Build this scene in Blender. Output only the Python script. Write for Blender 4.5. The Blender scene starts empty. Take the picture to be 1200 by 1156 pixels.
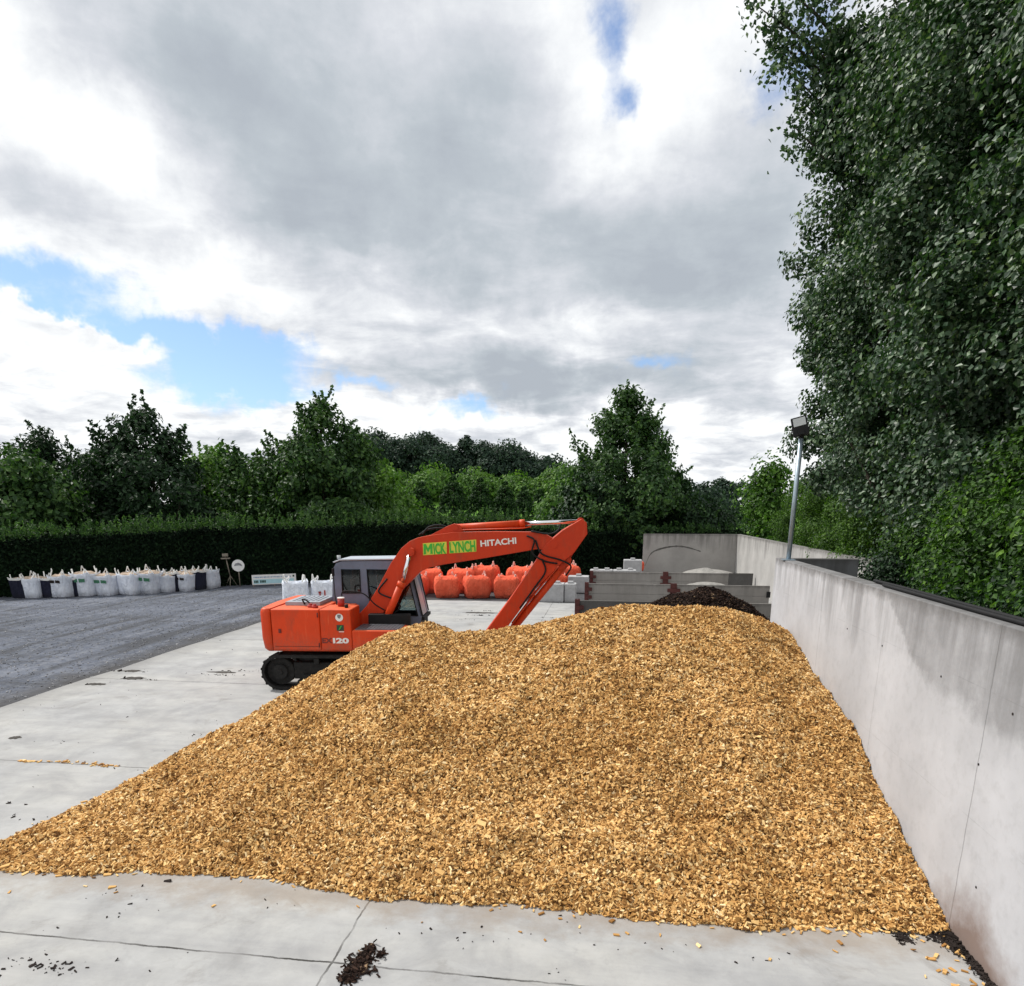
import bpy, bmesh, math, random
import numpy as np
from mathutils import Vector, Matrix
R = math.radians
rnd = random.Random(7)
scn = bpy.context.scene
C = scn.collection

# ------------------------------------------------------------------ camera
H = 4.0; FPX = 800.0; CY = 800.0
yaw = math.atan(115/825.4); pit = math.atan(203/800.0)
cam = bpy.data.cameras.new('camera'); cam.sensor_fit = 'HORIZONTAL'; cam.sensor_width = 36
cam.lens = 24.0; cam.shift_y = 222/1200.0; cam.clip_start = 0.1; cam.clip_end = 4000
camo = bpy.data.objects.new('camera', cam); C.objects.link(camo)
camo.location = (0, 0, H); camo.rotation_euler = (math.pi/2 - pit, 0, yaw)
scn.camera = camo
_r = (math.cos(yaw), math.sin(yaw), 0); _h = (-math.sin(yaw), math.cos(yaw), 0)
_f = (_h[0]*math.cos(pit), _h[1]*math.cos(pit), -math.sin(pit))
_u = (_h[0]*math.sin(pit), _h[1]*math.sin(pit), math.cos(pit))
def ray(x, y):
    a = (x-600)/FPX; b = -(y-CY)/FPX
    return [a*_r[i]+b*_u[i]+_f[i] for i in range(3)]
def ground(x, y, z=0.0):            # where a sight line of the photograph meets height z
    d = ray(x, y); t = (z-H)/d[2]
    return d[0]*t, d[1]*t
def at(x, y, Y):                    # where it meets the depth Y
    d = ray(x, y); t = Y/d[1]
    return d[0]*t, Y, H+d[2]*t

# ------------------------------------------------------------------ helpers
def thing(name, label, cat, loc=(0, 0, 0), rz=0, group=None):
    o = bpy.data.objects.new(name, None); C.objects.link(o)
    o.empty_display_size = 0.2
    o.location = loc; o.rotation_euler = (0, 0, rz)
    o['label'] = label; o['category'] = cat
    if group: o['group'] = group
    return o
def tag(o, label, cat, group=None, kind=None):
    o['label'] = label; o['category'] = cat
    if group: o['group'] = group
    if kind: o['kind'] = kind
    return o
def mesh_np(name, V, F, mats, parent=None, smooth=False, midx=None, loc=None):
    """V (n,3), F (m,4) or (m,3) arrays -> one object"""
    V = np.asarray(V, dtype=np.float32); F = np.asarray(F, dtype=np.int32)
    me = bpy.data.meshes.new(name)
    k = F.shape[1]
    me.vertices.add(len(V)); me.vertices.foreach_set('co', V.ravel())
    me.loops.add(F.size); me.loops.foreach_set('vertex_index', F.ravel())
    me.polygons.add(len(F))
    me.polygons.foreach_set('loop_start', np.arange(0, F.size, k, dtype=np.int32))
    me.polygons.foreach_set('loop_total', np.full(len(F), k, dtype=np.int32))
    for m in (mats if isinstance(mats, (list, tuple)) else [mats]): me.materials.append(m)
    if midx is not None: me.polygons.foreach_set('material_index', np.asarray(midx, dtype=np.int32))
    me.polygons.foreach_set('use_smooth', np.full(len(F), bool(smooth)))
    me.update(calc_edges=True); me.validate()
    o = bpy.data.objects.new(name, me); C.objects.link(o)
    if parent: o.parent = parent
    if loc: o.location = loc
    return o
def obj(name, bm, mats, parent=None, smooth=False, bevel=0, seg=2):
    bmesh.ops.recalc_face_normals(bm, faces=bm.faces)
    me = bpy.data.meshes.new(name)
    bm.to_mesh(me); bm.free()
    for m in (mats if isinstance(mats, (list, tuple)) else [mats]): me.materials.append(m)
    if smooth:
        for p in me.polygons: p.use_smooth = True
    o = bpy.data.objects.new(name, me); C.objects.link(o)
    if parent: o.parent = parent
    if bevel:
        b = o.modifiers.new('bevel', 'BEVEL'); b.width = bevel; b.segments = seg; b.limit_method = 'ANGLE'; b.angle_limit = R(40)
        b.harden_normals = False
    return o
def box(bm, x0, x1, y0, y1, z0, z1, mi=0):
    vs = [bm.verts.new((x, y, z)) for z in (z0, z1) for y in (y0, y1) for x in (x0, x1)]
    for q in ((0, 1, 3, 2), (4, 6, 7, 5), (0, 4, 5, 1), (2, 3, 7, 6), (0, 2, 6, 4), (1, 5, 7, 3)):
        f = bm.faces.new([vs[i] for i in q]); f.material_index = mi
    return vs
def prism(bm, pts, y0, y1, mi=0):
    """outline in x,z pushed from y0 to y1"""
    a = [bm.verts.new((x, y0, z)) for x, z in pts]; b = [bm.verts.new((x, y1, z)) for x, z in pts]
    n = len(pts)
    bm.faces.new(a).material_index = mi; bm.faces.new(b[::-1]).material_index = mi
    for i in range(n): bm.faces.new((a[i], b[i], b[(i+1) % n], a[(i+1) % n])).material_index = mi
def tube(bm, pts, r, seg=8, mi=0, cap=True):
    pts = [Vector(p) for p in pts]; rings = []
    rr = r if isinstance(r, (list, tuple)) else [r]*len(pts)
    up0 = None
    for i, p in enumerate(pts):
        t = (pts[min(i+1, len(pts)-1)] - pts[max(i-1, 0)]).normalized()
        if up0 is None:
            up0 = Vector((0, 0, 1)) if abs(t.z) < .9 else Vector((1, 0, 0))
        a = t.cross(up0).normalized(); b = t.cross(a).normalized(); up0 = a.cross(t)
        rings.append([bm.verts.new(p + (a*math.cos(k*2*math.pi/seg) + b*math.sin(k*2*math.pi/seg))*rr[i]) for k in range(seg)])
    for i in range(len(rings)-1):
        for k in range(seg):
            f = bm.faces.new((rings[i][k], rings[i][(k+1) % seg], rings[i+1][(k+1) % seg], rings[i+1][k])); f.material_index = mi; f.smooth = True
    if cap:
        bm.faces.new(rings[0][::-1]).material_index = mi; bm.faces.new(rings[-1]).material_index = mi
def spline(pts, n=8):
    P = [Vector(p) for p in pts]; out = []
    Q = [P[0]*2-P[1]] + P + [P[-1]*2-P[-2]]
    for i in range(1, len(Q)-2):
        for k in range(n):
            t = k/n
            out.append(0.5*((2*Q[i]) + (Q[i+1]-Q[i-1])*t + (2*Q[i-1]-5*Q[i]+4*Q[i+1]-Q[i+2])*t*t + (3*Q[i]-Q[i-1]-3*Q[i+1]+Q[i+2])*t**3))
    out.append(P[-1]); return out
def cyl_y(bm, x, z, y0, y1, r, seg=24, mi=0):
    tube(bm, [(x, y0, z), (x, y1, z)], r, seg, mi)
def disc_y(bm, x, z, y, r, seg=24, th=.004):
    tube(bm, [(x, y, z), (x, y-th, z)], r, seg)

# value noise in numpy
class VN:
    def __init__(s, seed): s.g = np.random.RandomState(seed).rand(256, 256)
    def __call__(s, x, y):
        xi = np.floor(x).astype(int); yi = np.floor(y).astype(int); fx = x-xi; fy = y-yi
        fx = fx*fx*(3-2*fx); fy = fy*fy*(3-2*fy); g = s.g
        a = g[xi % 256, yi % 256]; b = g[(xi+1) % 256, yi % 256]; c = g[xi % 256, (yi+1) % 256]; d = g[(xi+1) % 256, (yi+1) % 256]
        return (a*(1-fx)+b*fx)*(1-fy) + (c*(1-fx)+d*fx)*fy - .5

# ------------------------------------------------------------------ materials
class NT:
    def __init__(s, name):
        s.m = bpy.data.materials.new(name); s.m.use_nodes = True
        s.t = s.m.node_tree; s.n = s.t.nodes; s.bs = s.n['Principled BSDF']; s.out = s.n['Material Output']
        s._tc = None
    def new(s, t, **kw):
        n = s.n.new(t)
        for k, v in kw.items(): setattr(n, k, v)
        return n
    def link(s, a, b): s.t.links.new(a, b)
    def tc(s):
        if not s._tc: s._tc = s.new('ShaderNodeTexCoord')
        return s._tc.outputs['Object']
    def mapping(s, scale=(1, 1, 1), loc=(0, 0, 0), src=None):
        m = s.new('ShaderNodeMapping'); m.inputs['Scale'].default_value = scale; m.inputs['Location'].default_value = loc
        s.link(src or s.tc(), m.inputs['Vector']); return m.outputs[0]
    def noise(s, scale, detail=4, rough=.55, vec=None, dist=0):
        n = s.new('ShaderNodeTexNoise'); n.inputs['Scale'].default_value = scale; n.inputs['Detail'].default_value = detail
        n.inputs['Roughness'].default_value = rough; n.inputs['Distortion'].default_value = dist
        s.link(vec or s.tc(), n.inputs['Vector']); return n.outputs['Fac']
    def ramp(s, fac, stops, interp='LINEAR'):
        n = s.new('ShaderNodeValToRGB'); cr = n.color_ramp; cr.interpolation = interp
        while len(cr.elements) < len(stops): cr.elements.new(0.5)
        for e, (p, c) in zip(cr.elements, stops):
            e.position = p; e.color = (c, c, c, 1) if isinstance(c, (int, float)) else (*c, 1)
        s.link(fac, n.inputs[0]); return n.outputs[0]
    def math(s, op, a, b=None, c=None, clamp=False):
        n = s.new('ShaderNodeMath', operation=op); n.use_clamp = clamp
        for i, v in enumerate((a, b, c)):
            if v is None: continue
            if isinstance(v, (int, float)): n.inputs[i].default_value = v
            else: s.link(v, n.inputs[i])
        return n.outputs[0]
    def mix(s, fac, a, b, blend='MIX'):
        n = s.new('ShaderNodeMix', data_type='RGBA', blend_type=blend)
        for i, v in ((0, fac), (6, a), (7, b)):
            if isinstance(v, (int, float)): n.inputs[i].default_value = v
            elif isinstance(v, tuple): n.inputs[i].default_value = (*v, 1)
            else: s.link(v, n.inputs[i])
        return n.outputs[2]
    def xyz(s, src=None):
        n = s.new('ShaderNodeSeparateXYZ'); s.link(src or s.tc(), n.inputs[0]); return n.outputs
    def island(s):
        return s.new('ShaderNodeNewGeometry').outputs['Random Per Island']
    def objrand(s):
        return s.new('ShaderNodeObjectInfo').outputs['Random']
    def set(s, **kw):
        for k, v in kw.items():
            k = {'color': 'Base Color', 'rough': 'Roughness', 'metal': 'Metallic', 'spec': 'Specular IOR Level', 'alpha': 'Alpha', 'normal': 'Normal', 'trans': 'Transmission Weight', 'coat': 'Coat Weight'}[k]
            if isinstance(v, tuple): s.bs.inputs[k].default_value = (*v, 1)
            elif isinstance(v, (int, float)): s.bs.inputs[k].default_value = v
            else: s.link(v, s.bs.inputs[k])
        return s
    def bump(s, h, strength=.3, dist=.02):
        n = s.new('ShaderNodeBump'); n.inputs['Strength'].default_value = strength; n.inputs['Distance'].default_value = dist
        s.link(h, n.inputs['Height']); s.set(normal=n.outputs[0])

def mat_simple(name, col, rough=.6, metal=0, var=.25, scale=6, spec=.5, dirt=None, bump=0):
    t = NT(name); n = t.noise(scale, 6, .6)
    lo = tuple(c*(1-var) for c in col); hi = tuple(min(1, c*(1+var)) for c in col)
    c = t.ramp(n, [(.3, lo), (.7, hi)])
    if dirt:
        d = t.noise(scale*2.3, 8, .7); c = t.mix(t.ramp(d, [(.5, 0), (.72, dirt[1])]), c, dirt[0])
    t.set(color=c, rough=rough, metal=metal, spec=spec)
    if bump: t.bump(t.noise(scale*8, 6, .6), bump, .01)
    return t.m
def mat_leaf(name, stops, rough=.45, transl=.25, spec=.5, big=.0):
    t = NT(name)
    c = t.ramp(t.island(), stops)
    n = t.noise(.55, 3, .6)                      # whole boughs differ in hue, not only single leaves
    c = t.mix(1.0, c, t.ramp(n, [(.3, (.62, .68, .62)), (.7, (1.25, 1.2, 1.0))]), 'MULTIPLY')
    t.set(color=c, rough=rough, spec=spec)
    tr = t.new('ShaderNodeBsdfTranslucent'); t.link(t.mix(1.0, c, (1.3, 1.5, .6), 'MULTIPLY'), tr.inputs[0])
    mx = t.new('ShaderNodeMixShader'); mx.inputs[0].default_value = transl
    t.link(t.bs.outputs[0], mx.inputs[1]); t.link(tr.outputs[0], mx.inputs[2]); t.link(mx.outputs[0], t.out.inputs[0])
    return t.m
M = {}
M['poplar'] = mat_leaf('poplar_leaf', [(0, (.010, .031, .014)), (.42, (.028, .069, .032)), (.75, (.060, .115, .060)), (.91, (.12, .18, .115)), (1, (.22, .29, .21))], .46, .2, .4)  # palest stops paint silvery glints into the leaf colour
M['shrub'] = mat_leaf('shrub_leaf', [(0, (.018, .050, .008)), (.5, (.048, .115, .014)), (1, (.11, .21, .03))], .55, .28, .25)
M['shrubdark'] = mat_leaf('shrub_shade_leaf', [(0, (.012, .034, .007)), (.5, (.034, .084, .014)), (.85, (.065, .15, .022)), (1, (.14, .26, .04))], .55, .3, .25)  # shaded copy of the shrub leaf, sunlit tips painted as few bright leaves
M['dark'] = mat_leaf('dark_leaf', [(0, (.006, .019, .009)), (.5, (.014, .040, .016)), (1, (.032, .078, .028))], .55, .16, .25)
M['mid'] = mat_leaf('mid_leaf', [(0, (.013, .040, .014)), (.5, (.034, .085, .024)), (1, (.078, .15, .042))], .55, .24, .25)
M['light'] = mat_leaf('light_leaf', [(0, (.036, .09, .020)), (.5, (.075, .16, .03)), (1, (.14, .24, .06))], .55, .28, .25)
M['dome'] = mat_leaf('dome_tree_leaf', [(0, (.006, .020, .007)), (.5, (.014, .042, .012)), (1, (.045, .10, .024))], .6, .2, .15)
M['far'] = mat_leaf('far_leaf', [(0, (.014, .030, .026)), (.5, (.024, .048, .038)), (1, (.042, .078, .052))], .6, .15, .2)  # distance haze painted in as a bluish leaf tint
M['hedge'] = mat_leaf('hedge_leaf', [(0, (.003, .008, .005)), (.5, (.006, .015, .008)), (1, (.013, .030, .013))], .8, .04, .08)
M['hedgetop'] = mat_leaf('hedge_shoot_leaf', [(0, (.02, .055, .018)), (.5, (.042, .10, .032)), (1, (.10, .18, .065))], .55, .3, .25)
M['bark'] = mat_simple('bark', (.05, .042, .032), .9, 0, .4, 9, .2, bump=.5)

# --- concrete floor
SLAB_X0, SLAB_Y1 = -12.4, 30.0
def mat_slab():
    t = NT('concrete_floor'); x, y, z = t.xyz()
    a = t.noise(.35, 5, .6); b = t.noise(2.2, 8, .65); c = t.noise(14, 6, .7)
    col = t.ramp(b, [(.25, (.28, .282, .288)), (.5, (.345, .347, .35)), (.75, (.41, .41, .41))])
    col = t.mix(t.ramp(a, [(.4, .0), (.62, .6)]), col, (.43, .42, .395))
    pt = t.noise(1.1, 7, .68, t.mapping((1, 1, 1), (9, 2, 0)), .6)
    col = t.mix(t.ramp(pt, [(.48, 0), (.66, .55)]), col, (.235, .235, .24))
    col = t.mix(t.ramp(c, [(.55, 0), (.8, .35)]), col, (.22, .22, .22))
    # swept bands left by the loader bucket
    sw = t.noise(1.0, 6, .65, t.mapping((.25, 2.6, 1)))
    col = t.mix(t.ramp(sw, [(.45, 0), (.75, .5)]), col, (.23, .23, .24))
    # earth stains
    st = t.noise(.9, 8, .72, t.mapping((1, 1, 1), (4.3, 1.7, 0)), 1.0)
    col = t.mix(t.ramp(st, [(.57, 0), (.72, .5)]), col, (.16, .145, .13))
    # joints
    wob = t.math('MULTIPLY', t.math('SUBTRACT', t.noise(3.0, 5, .7), .5), .06)
    jm = None
    for coord, p, w in ((y, 5.09, .011), (x, -2.36, .010), (y, 9.27, .012), (y, 14.55, .013), (y, 19.8, .014), (y, 25, .016)):
        d = t.math('ABSOLUTE', t.math('SUBTRACT', t.math('ADD', coord, wob), p))
        l = t.math('SUBTRACT', 1.0, t.math('SMOOTHSTEP', d, w*.35, w*1.5)) if False else t.math('LESS_THAN', d, w)
        jm = l if jm is None else t.math('MAXIMUM', jm, l)
    brk = t.ramp(t.noise(1.6, 4, .7), [(.35, .35), (.6, 1)])
    jm = t.math('MULTIPLY', jm, brk)
    col = t.mix(jm, col, (.05, .048, .045))
    # bark dust trodden out along the foot of the heap, and old tyre arcs
    ft = t.math('ADD', t.math('ABSOLUTE', t.math('SUBTRACT', y, 6.15)), t.math('MULTIPLY', t.math('SUBTRACT', t.noise(2.2, 7, .72), .5), 1.3))
    col = t.mix(t.ramp(ft, [(.0, .5), (.42, 0)]), col, (.26, .20, .145))
    cxy = t.math('ADD', t.math('POWER', t.math('ADD', x, 16.0), 2.0), t.math('POWER', t.math('SUBTRACT', y, 2.0), 2.0))
    rad = t.math('SQRT', cxy)
    for r0 in (9.6, 11.5, 13.1, 15.0):
        dd = t.math('ABSOLUTE', t.math('SUBTRACT', rad, r0))
        tm = t.math('MULTIPLY', t.math('SUBTRACT', 1.0, t.math('MULTIPLY', dd, 4.5), clamp=True), t.ramp(t.noise(1.3, 7, .72), [(.42, 0), (.68, .38)]))
        col = t.mix(tm, col, (.17, .165, .16))
    # grime creeping in from the gravel edge
    e = t.math('ADD', t.math('SUBTRACT', x, SLAB_X0), t.math('MULTIPLY', t.math('SUBTRACT', t.noise(1.2, 6, .7), .5), -1.6))
    col = t.mix(t.ramp(t.math('MULTIPLY', e, .5), [(.0, .6), (.5, 0)]), col, (.19, .185, .18))
    t.set(color=col, rough=.85, spec=.25)
    t.bump(t.math('ADD', t.math('MULTIPLY', c, .6), t.math('MULTIPLY', jm, -1.2)), .35, .01)
    return t.m
M['slab'] = mat_slab()
def mat_gravel():
    t = NT('gravel'); 
    a = t.noise(.22, 5, .6, t.mapping((1, 2.2, 1))); b = t.noise(5, 10, .75); v = t.new('ShaderNodeTexVoronoi'); v.inputs['Scale'].default_value = 38
    t.link(t.tc(), v.inputs['Vector'])
    col = t.ramp(a, [(.3, (.062, .072, .096)), (.55, (.095, .108, .142)), (.75, (.135, .15, .19))])
    col = t.mix(t.ramp(b, [(.45, 0), (.75, .7)]), col, (.25, .255, .27))
    col = t.mix(t.ramp(b, [(.2, .7), (.45, 0)]), col, (.05, .05, .055))
    col = t.mix(.55, col, t.mix(1, col, t.ramp(v.outputs['Color'], [(0, .6), (1, 1.4)]), 'MULTIPLY'))
    w = t.noise(.5, 7, .7, t.mapping((.5, 1.6, 1), (3, 8, 0)), .8)
    col = t.mix(t.ramp(w, [(.52, 0), (.66, .75)]), col, (.05, .052, .058))
    rt = t.noise(.9, 6, .65, t.mapping((1.5, .16, 1), (2, 5, 0)), .6)     # wheel ruts running along the slab
    col = t.mix(t.ramp(rt, [(.50, 0), (.62, .8)]), col, (.05, .052, .058))
    col = t.mix(t.ramp(rt, [(.30, .5), (.44, 0)]), col, (.24, .25, .28))
    x, y, z = t.xyz()
    e = t.math('ADD', t.math('SUBTRACT', SLAB_X0, x), t.math('MULTIPLY', t.math('SUBTRACT', t.noise(1.1, 6, .7), .5), 2.2))
    col = t.mix(t.ramp(t.math('MULTIPLY', e, .5), [(.15, .75), (.6, 0)]), col, (.055, .052, .05))
    t.set(color=col, rough=.95, spec=.2); t.bump(t.math('ADD', b, v.outputs['Distance']), .4, .02)
    return t.m
M['gravel'] = mat_gravel()
def mat_grass():
    t = NT('grass_field'); c = t.ramp(t.noise(.05, 8, .7), [(.3, (.07, .16, .025)), (.7, (.14, .27, .04))])
    t.set(color=c, rough=.9, spec=.1); t.bump(t.noise(3, 6, .7), .5, .1); return t.m
M['grass'] = mat_grass()

def mat_wall(name, axis, top, base=(.37, .36, .36), near=False, dark=1.0):
    """cast concrete; axis 0 runs along x, 1 along y"""
    t = NT(name); X = t.xyz(); u = X[axis]; z = X[2]
    sc = (2.6, .05, .16) if axis == 0 else (.05, 2.6, .16)
    a = t.noise(.8, 6, .6); b = t.noise(7, 8, .7)
    col = t.ramp(a, [(.3, tuple(k*.86 for k in base)), (.7, tuple(min(1, k*1.14) for k in base))])
    col = t.mix(t.ramp(b, [(.5, 0), (.8, .3)]), col, (.22, .215, .21))
    dep = t.math('SUBTRACT', top, z)
    strk = t.noise(1.5, 6, .65, t.mapping(sc))
    length = t.math('MULTIPLY_ADD', t.noise(1.0, 3, .6, t.mapping((sc[0]*.6, sc[1]*.6, 0))), 2.6, -.55)
    fall = t.math('SUBTRACT', 1.0, t.math('DIVIDE', dep, t.math('MAXIMUM', length, .08)), clamp=True)
    sm = t.math('MULTIPLY', t.ramp(strk, [(.42, 0), (.62, 1)]), t.math('POWER', fall, .6))
    col = t.mix(t.math('MULTIPLY', sm, .60*dark, clamp=True), col, (.062, .058, .055))
    # algae along the rim
    rim = t.math('SUBTRACT', 1.0, t.math('MULTIPLY', t.math('ADD', dep, t.math('MULTIPLY', t.math('SUBTRACT', t.noise(5, 5, .7), .5), .25)), 7.0), clamp=True)
    col = t.mix(t.math('MULTIPLY', rim, .7), col, (.085, .08, .075))
    # board bands of each pour
    pn = t.noise(1, 1, .5, t.mapping((.55, 0, 0) if axis == 0 else (0, .55, 0)))
    col = t.mix(.3, col, t.mix(1, col, t.ramp(pn, [(.3, .75), (.7, 1.2)]), 'MULTIPLY'))
    if near:
        # old damp patch: everything above a slanting line at the near end
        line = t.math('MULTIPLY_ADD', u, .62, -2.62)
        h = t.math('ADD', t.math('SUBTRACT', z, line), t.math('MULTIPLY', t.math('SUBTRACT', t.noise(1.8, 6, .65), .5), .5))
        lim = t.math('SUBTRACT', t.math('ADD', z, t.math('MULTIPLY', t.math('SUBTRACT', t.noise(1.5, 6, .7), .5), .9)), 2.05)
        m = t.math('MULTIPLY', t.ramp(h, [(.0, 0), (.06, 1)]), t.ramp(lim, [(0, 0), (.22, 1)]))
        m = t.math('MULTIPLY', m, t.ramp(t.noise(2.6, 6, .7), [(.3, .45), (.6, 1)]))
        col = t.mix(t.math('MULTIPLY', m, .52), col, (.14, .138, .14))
        # pour joints and hairline cracks
        wob = t.math('MULTIPLY', t.math('SUBTRACT', t.noise(2.5, 4, .7), .5), .05)
        for p, w, s in ((6.42, .008, .42), (8.95, .006, .3), (11.5, .008, .35)):
            d = t.math('ABSOLUTE', t.math('SUBTRACT', t.math('ADD', u, wob), p))
            col = t.mix(t.math('MULTIPLY', t.math('LESS_THAN', d, w), s), col, (.08, .08, .08))
        fb = t.math('ABSOLUTE', t.math('SUBTRACT', t.math('FRACT', t.math('MULTIPLY', z, 1/1.21)), .5))
        col = t.mix(t.math('MULTIPLY', t.math('GREATER_THAN', fb, .496), t.ramp(t.noise(1.7, 5, .7), [(.45, 0), (.7, .35)])), col, (.13, .13, .13))
        # splash of bark dust near the foot of the heap
        q = t.math('ADD', t.math('MULTIPLY', z, .95), t.math('MULTIPLY', t.math('ABSOLUTE', t.math('SUBTRACT', u, 6.1)), .55))
        q = t.math('ADD', q, t.math('MULTIPLY', t.math('SUBTRACT', t.noise(1.9, 7, .7), .5), .9))
        col = t.mix(t.ramp(q, [(.25, .8), (.75, 0)]), col, (.15, .085, .055))
    t.set(color=col, rough=.85, spec=.25); t.bump(b, .18, .01)
    return t.m
M['wall_near'] = mat_wall('long_wall_concrete', 1, 3.03, (.465, .468, .492), True, .9)
M['wall_return'] = mat_wall('return_wall_concrete', 0, 3.03, (.2, .2, .21))  # shade of this face put into a darker concrete colour
M['wall_far'] = mat_wall('far_wall_concrete', 1, 2.6, (.40, .39, .38))
M['wall_back'] = mat_wall('back_wall_concrete', 0, 2.6, (.34, .325, .31))
M['panel'] = mat_wall('panel_concrete', 0, .88, (.27, .255, .24), False, .4)
M['panel_dark'] = mat_wall('panel_concrete_dark', 0, .88, (.10, .097, .095), False, .5)
M['block'] = mat_simple('block_concrete', (.40, .40, .41), .85, 0, .14, 3, .25, ((.2, .2, .2), .4), .2)
M['rust'] = mat_simple('red_oxide_steel', (.085, .022, .02), .7, .2, .35, 8)

# --- wood chips
def mat_chip():
    t = NT('wood_chip')
    c = t.ramp(t.island(), [(0, (.11, .048, .014)), (.15, (.30, .15, .046)), (.36, (.57, .325, .112)), (.7, (.76, .48, .19)), (.92, (.85, .62, .30)), (1, (.87, .71, .44))])
    n = t.noise(.9, 5, .6)
    c = t.mix(1.0, c, t.ramp(n, [(.3, (.78, .70, .58)), (.7, (1.06, 1.06, 1.06))]), 'MULTIPLY')
    n2 = t.noise(55, 3, .6, t.mapping((1, 1, 1)))
    c = t.mix(.35, c, t.mix(1, c, t.ramp(n2, [(.3, .65), (.7, 1.2)]), 'MULTIPLY'))
    t.set(color=c, rough=.8, spec=.2); return t.m
M['chip'] = mat_chip()
M['chipbase'] = mat_simple('chip_under_layer', (.13, .06, .02), .9, 0, .4, 18, .1)  # dark tone paints the shade in gaps between chips
def mat_soil():
    t = NT('bark_mulch'); c = t.ramp(t.island(), [(0, (.008, .005, .004)), (.7, (.028, .015, .011)), (.96, (.05, .028, .02)), (1, (.25, .17, .10))])
    t.set(color=c, rough=.9, spec=.15); return t.m
M['soil'] = mat_soil()
M['soilbase'] = mat_simple('bark_mulch_under_layer', (.015, .009, .007), .95, 0, .4, 20, .1)
M['sand'] = mat_simple('pale_sand', (.27, .26, .245), .95, 0, .25, 5, .1, bump=.6)
# --- machine paint
def mat_paint(name, col, lit_fade):
    t = NT(name); a = t.noise(1.3, 6, .6); b = t.noise(24, 6, .7)
    c = t.ramp(a, [(.3, tuple(k*.85 for k in col)), (.7, tuple(k*1.12 for k in col))])
    nz = t.new('ShaderNodeNewGeometry').outputs['Normal']; up = t.xyz(nz)[2]
    c = t.mix(t.math('MULTIPLY', t.ramp(up, [(.5, 0), (.95, .55)]), t.ramp(a, [(.2, .5), (.8, 1)])), c, lit_fade)   # dusty, mottled tops, their sunlit lightness painted into the colour
    c = t.mix(t.ramp(b, [(.62, 0), (.8, .35)]), c, (.12, .05, .03))
    g = t.noise(3.5, 7, .72, t.mapping((1, 1, .35)))
    c = t.mix(t.ramp(g, [(.52, 0), (.78, .55)]), c, (.16, .06, .035))
    rr = t.noise(2.2, 8, .75, t.mapping((5, 5, .5)))                # rain streaks and scuffs
    c = t.mix(t.ramp(rr, [(.55, 0), (.72, .35)]), c, lit_fade)
    zz = t.xyz()[2]
    c = t.mix(t.math('MULTIPLY', t.ramp(zz, [(.9/4, .55), (1.25/4, 0)]) if False else t.math('SUBTRACT', 1.0, t.math('MULTIPLY', t.math('SUBTRACT', zz, .9), 2.2), clamp=True), t.ramp(b, [(.35, 0), (.65, .6)])), c, (.14, .10, .07))
    ch = t.noise(38, 4, .6)
    c = t.mix(t.ramp(ch, [(.70, 0), (.74, .8)]), c, (.05, .03, .025))
    t.set(color=c, rough=t.ramp(a, [(.3, .42), (.7, .62)]), spec=.3); return t.m
M['orange'] = mat_paint('orange_paint', (.64, .050, .006), (.75, .20, .08))
M['boomorange'] = mat_paint('boom_orange_paint', (.55, .038, .006), (.65, .15, .06))
M['cab'] = mat_simple('cab_grey_paint', (.125, .155, .225), .45, 0, .14, 3, .5, ((.09, .09, .09), .35))
M['cabroof'] = mat_simple('cab_roof_pale_paint', (.40, .44, .50), .5, 0, .1, 3)
M['glass'] = mat_simple('cab_glass', (.015, .018, .02), .04, 0, .1, 2, 1.0)
def mat_screen():
    t = NT('cab_screen_reflection'); n = t.noise(1.0, 3, .6, t.mapping((2, 9, .5)))  # pale and blue streaks paint a reflection onto the pane
    t.set(color=t.ramp(n, [(.35, (.10, .16, .30)), (.5, (.50, .54, .60)), (.7, (.72, .73, .76))]), rough=.18, spec=.6); return t.m
M['screen'] = mat_screen()
def mat_glass():
    t = NT('cab_window_glass'); tr = t.new('ShaderNodeBsdfTransparent'); tr.inputs[0].default_value = (.62, .68, .68, 1)
    gl = t.new('ShaderNodeBsdfGlossy'); gl.inputs['Roughness'].default_value = .03; fr = t.new('ShaderNodeFresnel'); fr.inputs[0].default_value = 1.6
    mx = t.new('ShaderNodeMixShader'); t.link(fr.outputs[0], mx.inputs[0]); t.link(tr.outputs[0], mx.inputs[1]); t.link(gl.outputs[0], mx.inputs[2]); t.link(mx.outputs[0], t.out.inputs[0]); return t.m
M['glassclear'] = mat_glass()
M['black'] = mat_simple('black_rubber', (.008, .008, .009), .7, 0, .3, 8, .3)
M['trackm'] = mat_simple('dusty_track_steel', (.012, .012, .012), .7, .2, .5, 10, .3, ((.08, .07, .06), .3))
M['chrome'] = mat_simple('chromed_rod', (.72, .73, .75), .16, 1, .05, 3)
M['tread'] = mat_simple('tread_plate', (.16, .16, .18), .45, .6, .25, 12)
M['hoodgrey'] = mat_simple('hood_grey_paint', (.33, .35, .39), .5, .1, .15, 5)
M['white'] = mat_simple('white_paint', (.78, .77, .75), .5, 0, .05, 6)
M['red'] = mat_simple('red_paint', (.35, .02, .015), .5, 0, .15, 6)
M['darkred'] = mat_simple('faded_letter_paint', (.16, .018, .012), .6, 0, .2, 9)
M['green'] = mat_simple('letter_green_paint', (.04, .42, .03), .5, 0, .12, 6)
M['yellow'] = mat_simple('letter_yellow_paint', (.62, .60, .06), .5, 0, .12, 6)
M['darkgreen'] = mat_simple('dark_green_decal', (.012, .05, .025), .5, 0, .2, 6)
M['printgreen'] = mat_simple('bag_print_green', (.04, .17, .09), .6, 0, .2, 6)
M['seat'] = mat_simple('cab_seat_cloth', (.22, .10, .09), .9, 0, .2, 12)
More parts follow.
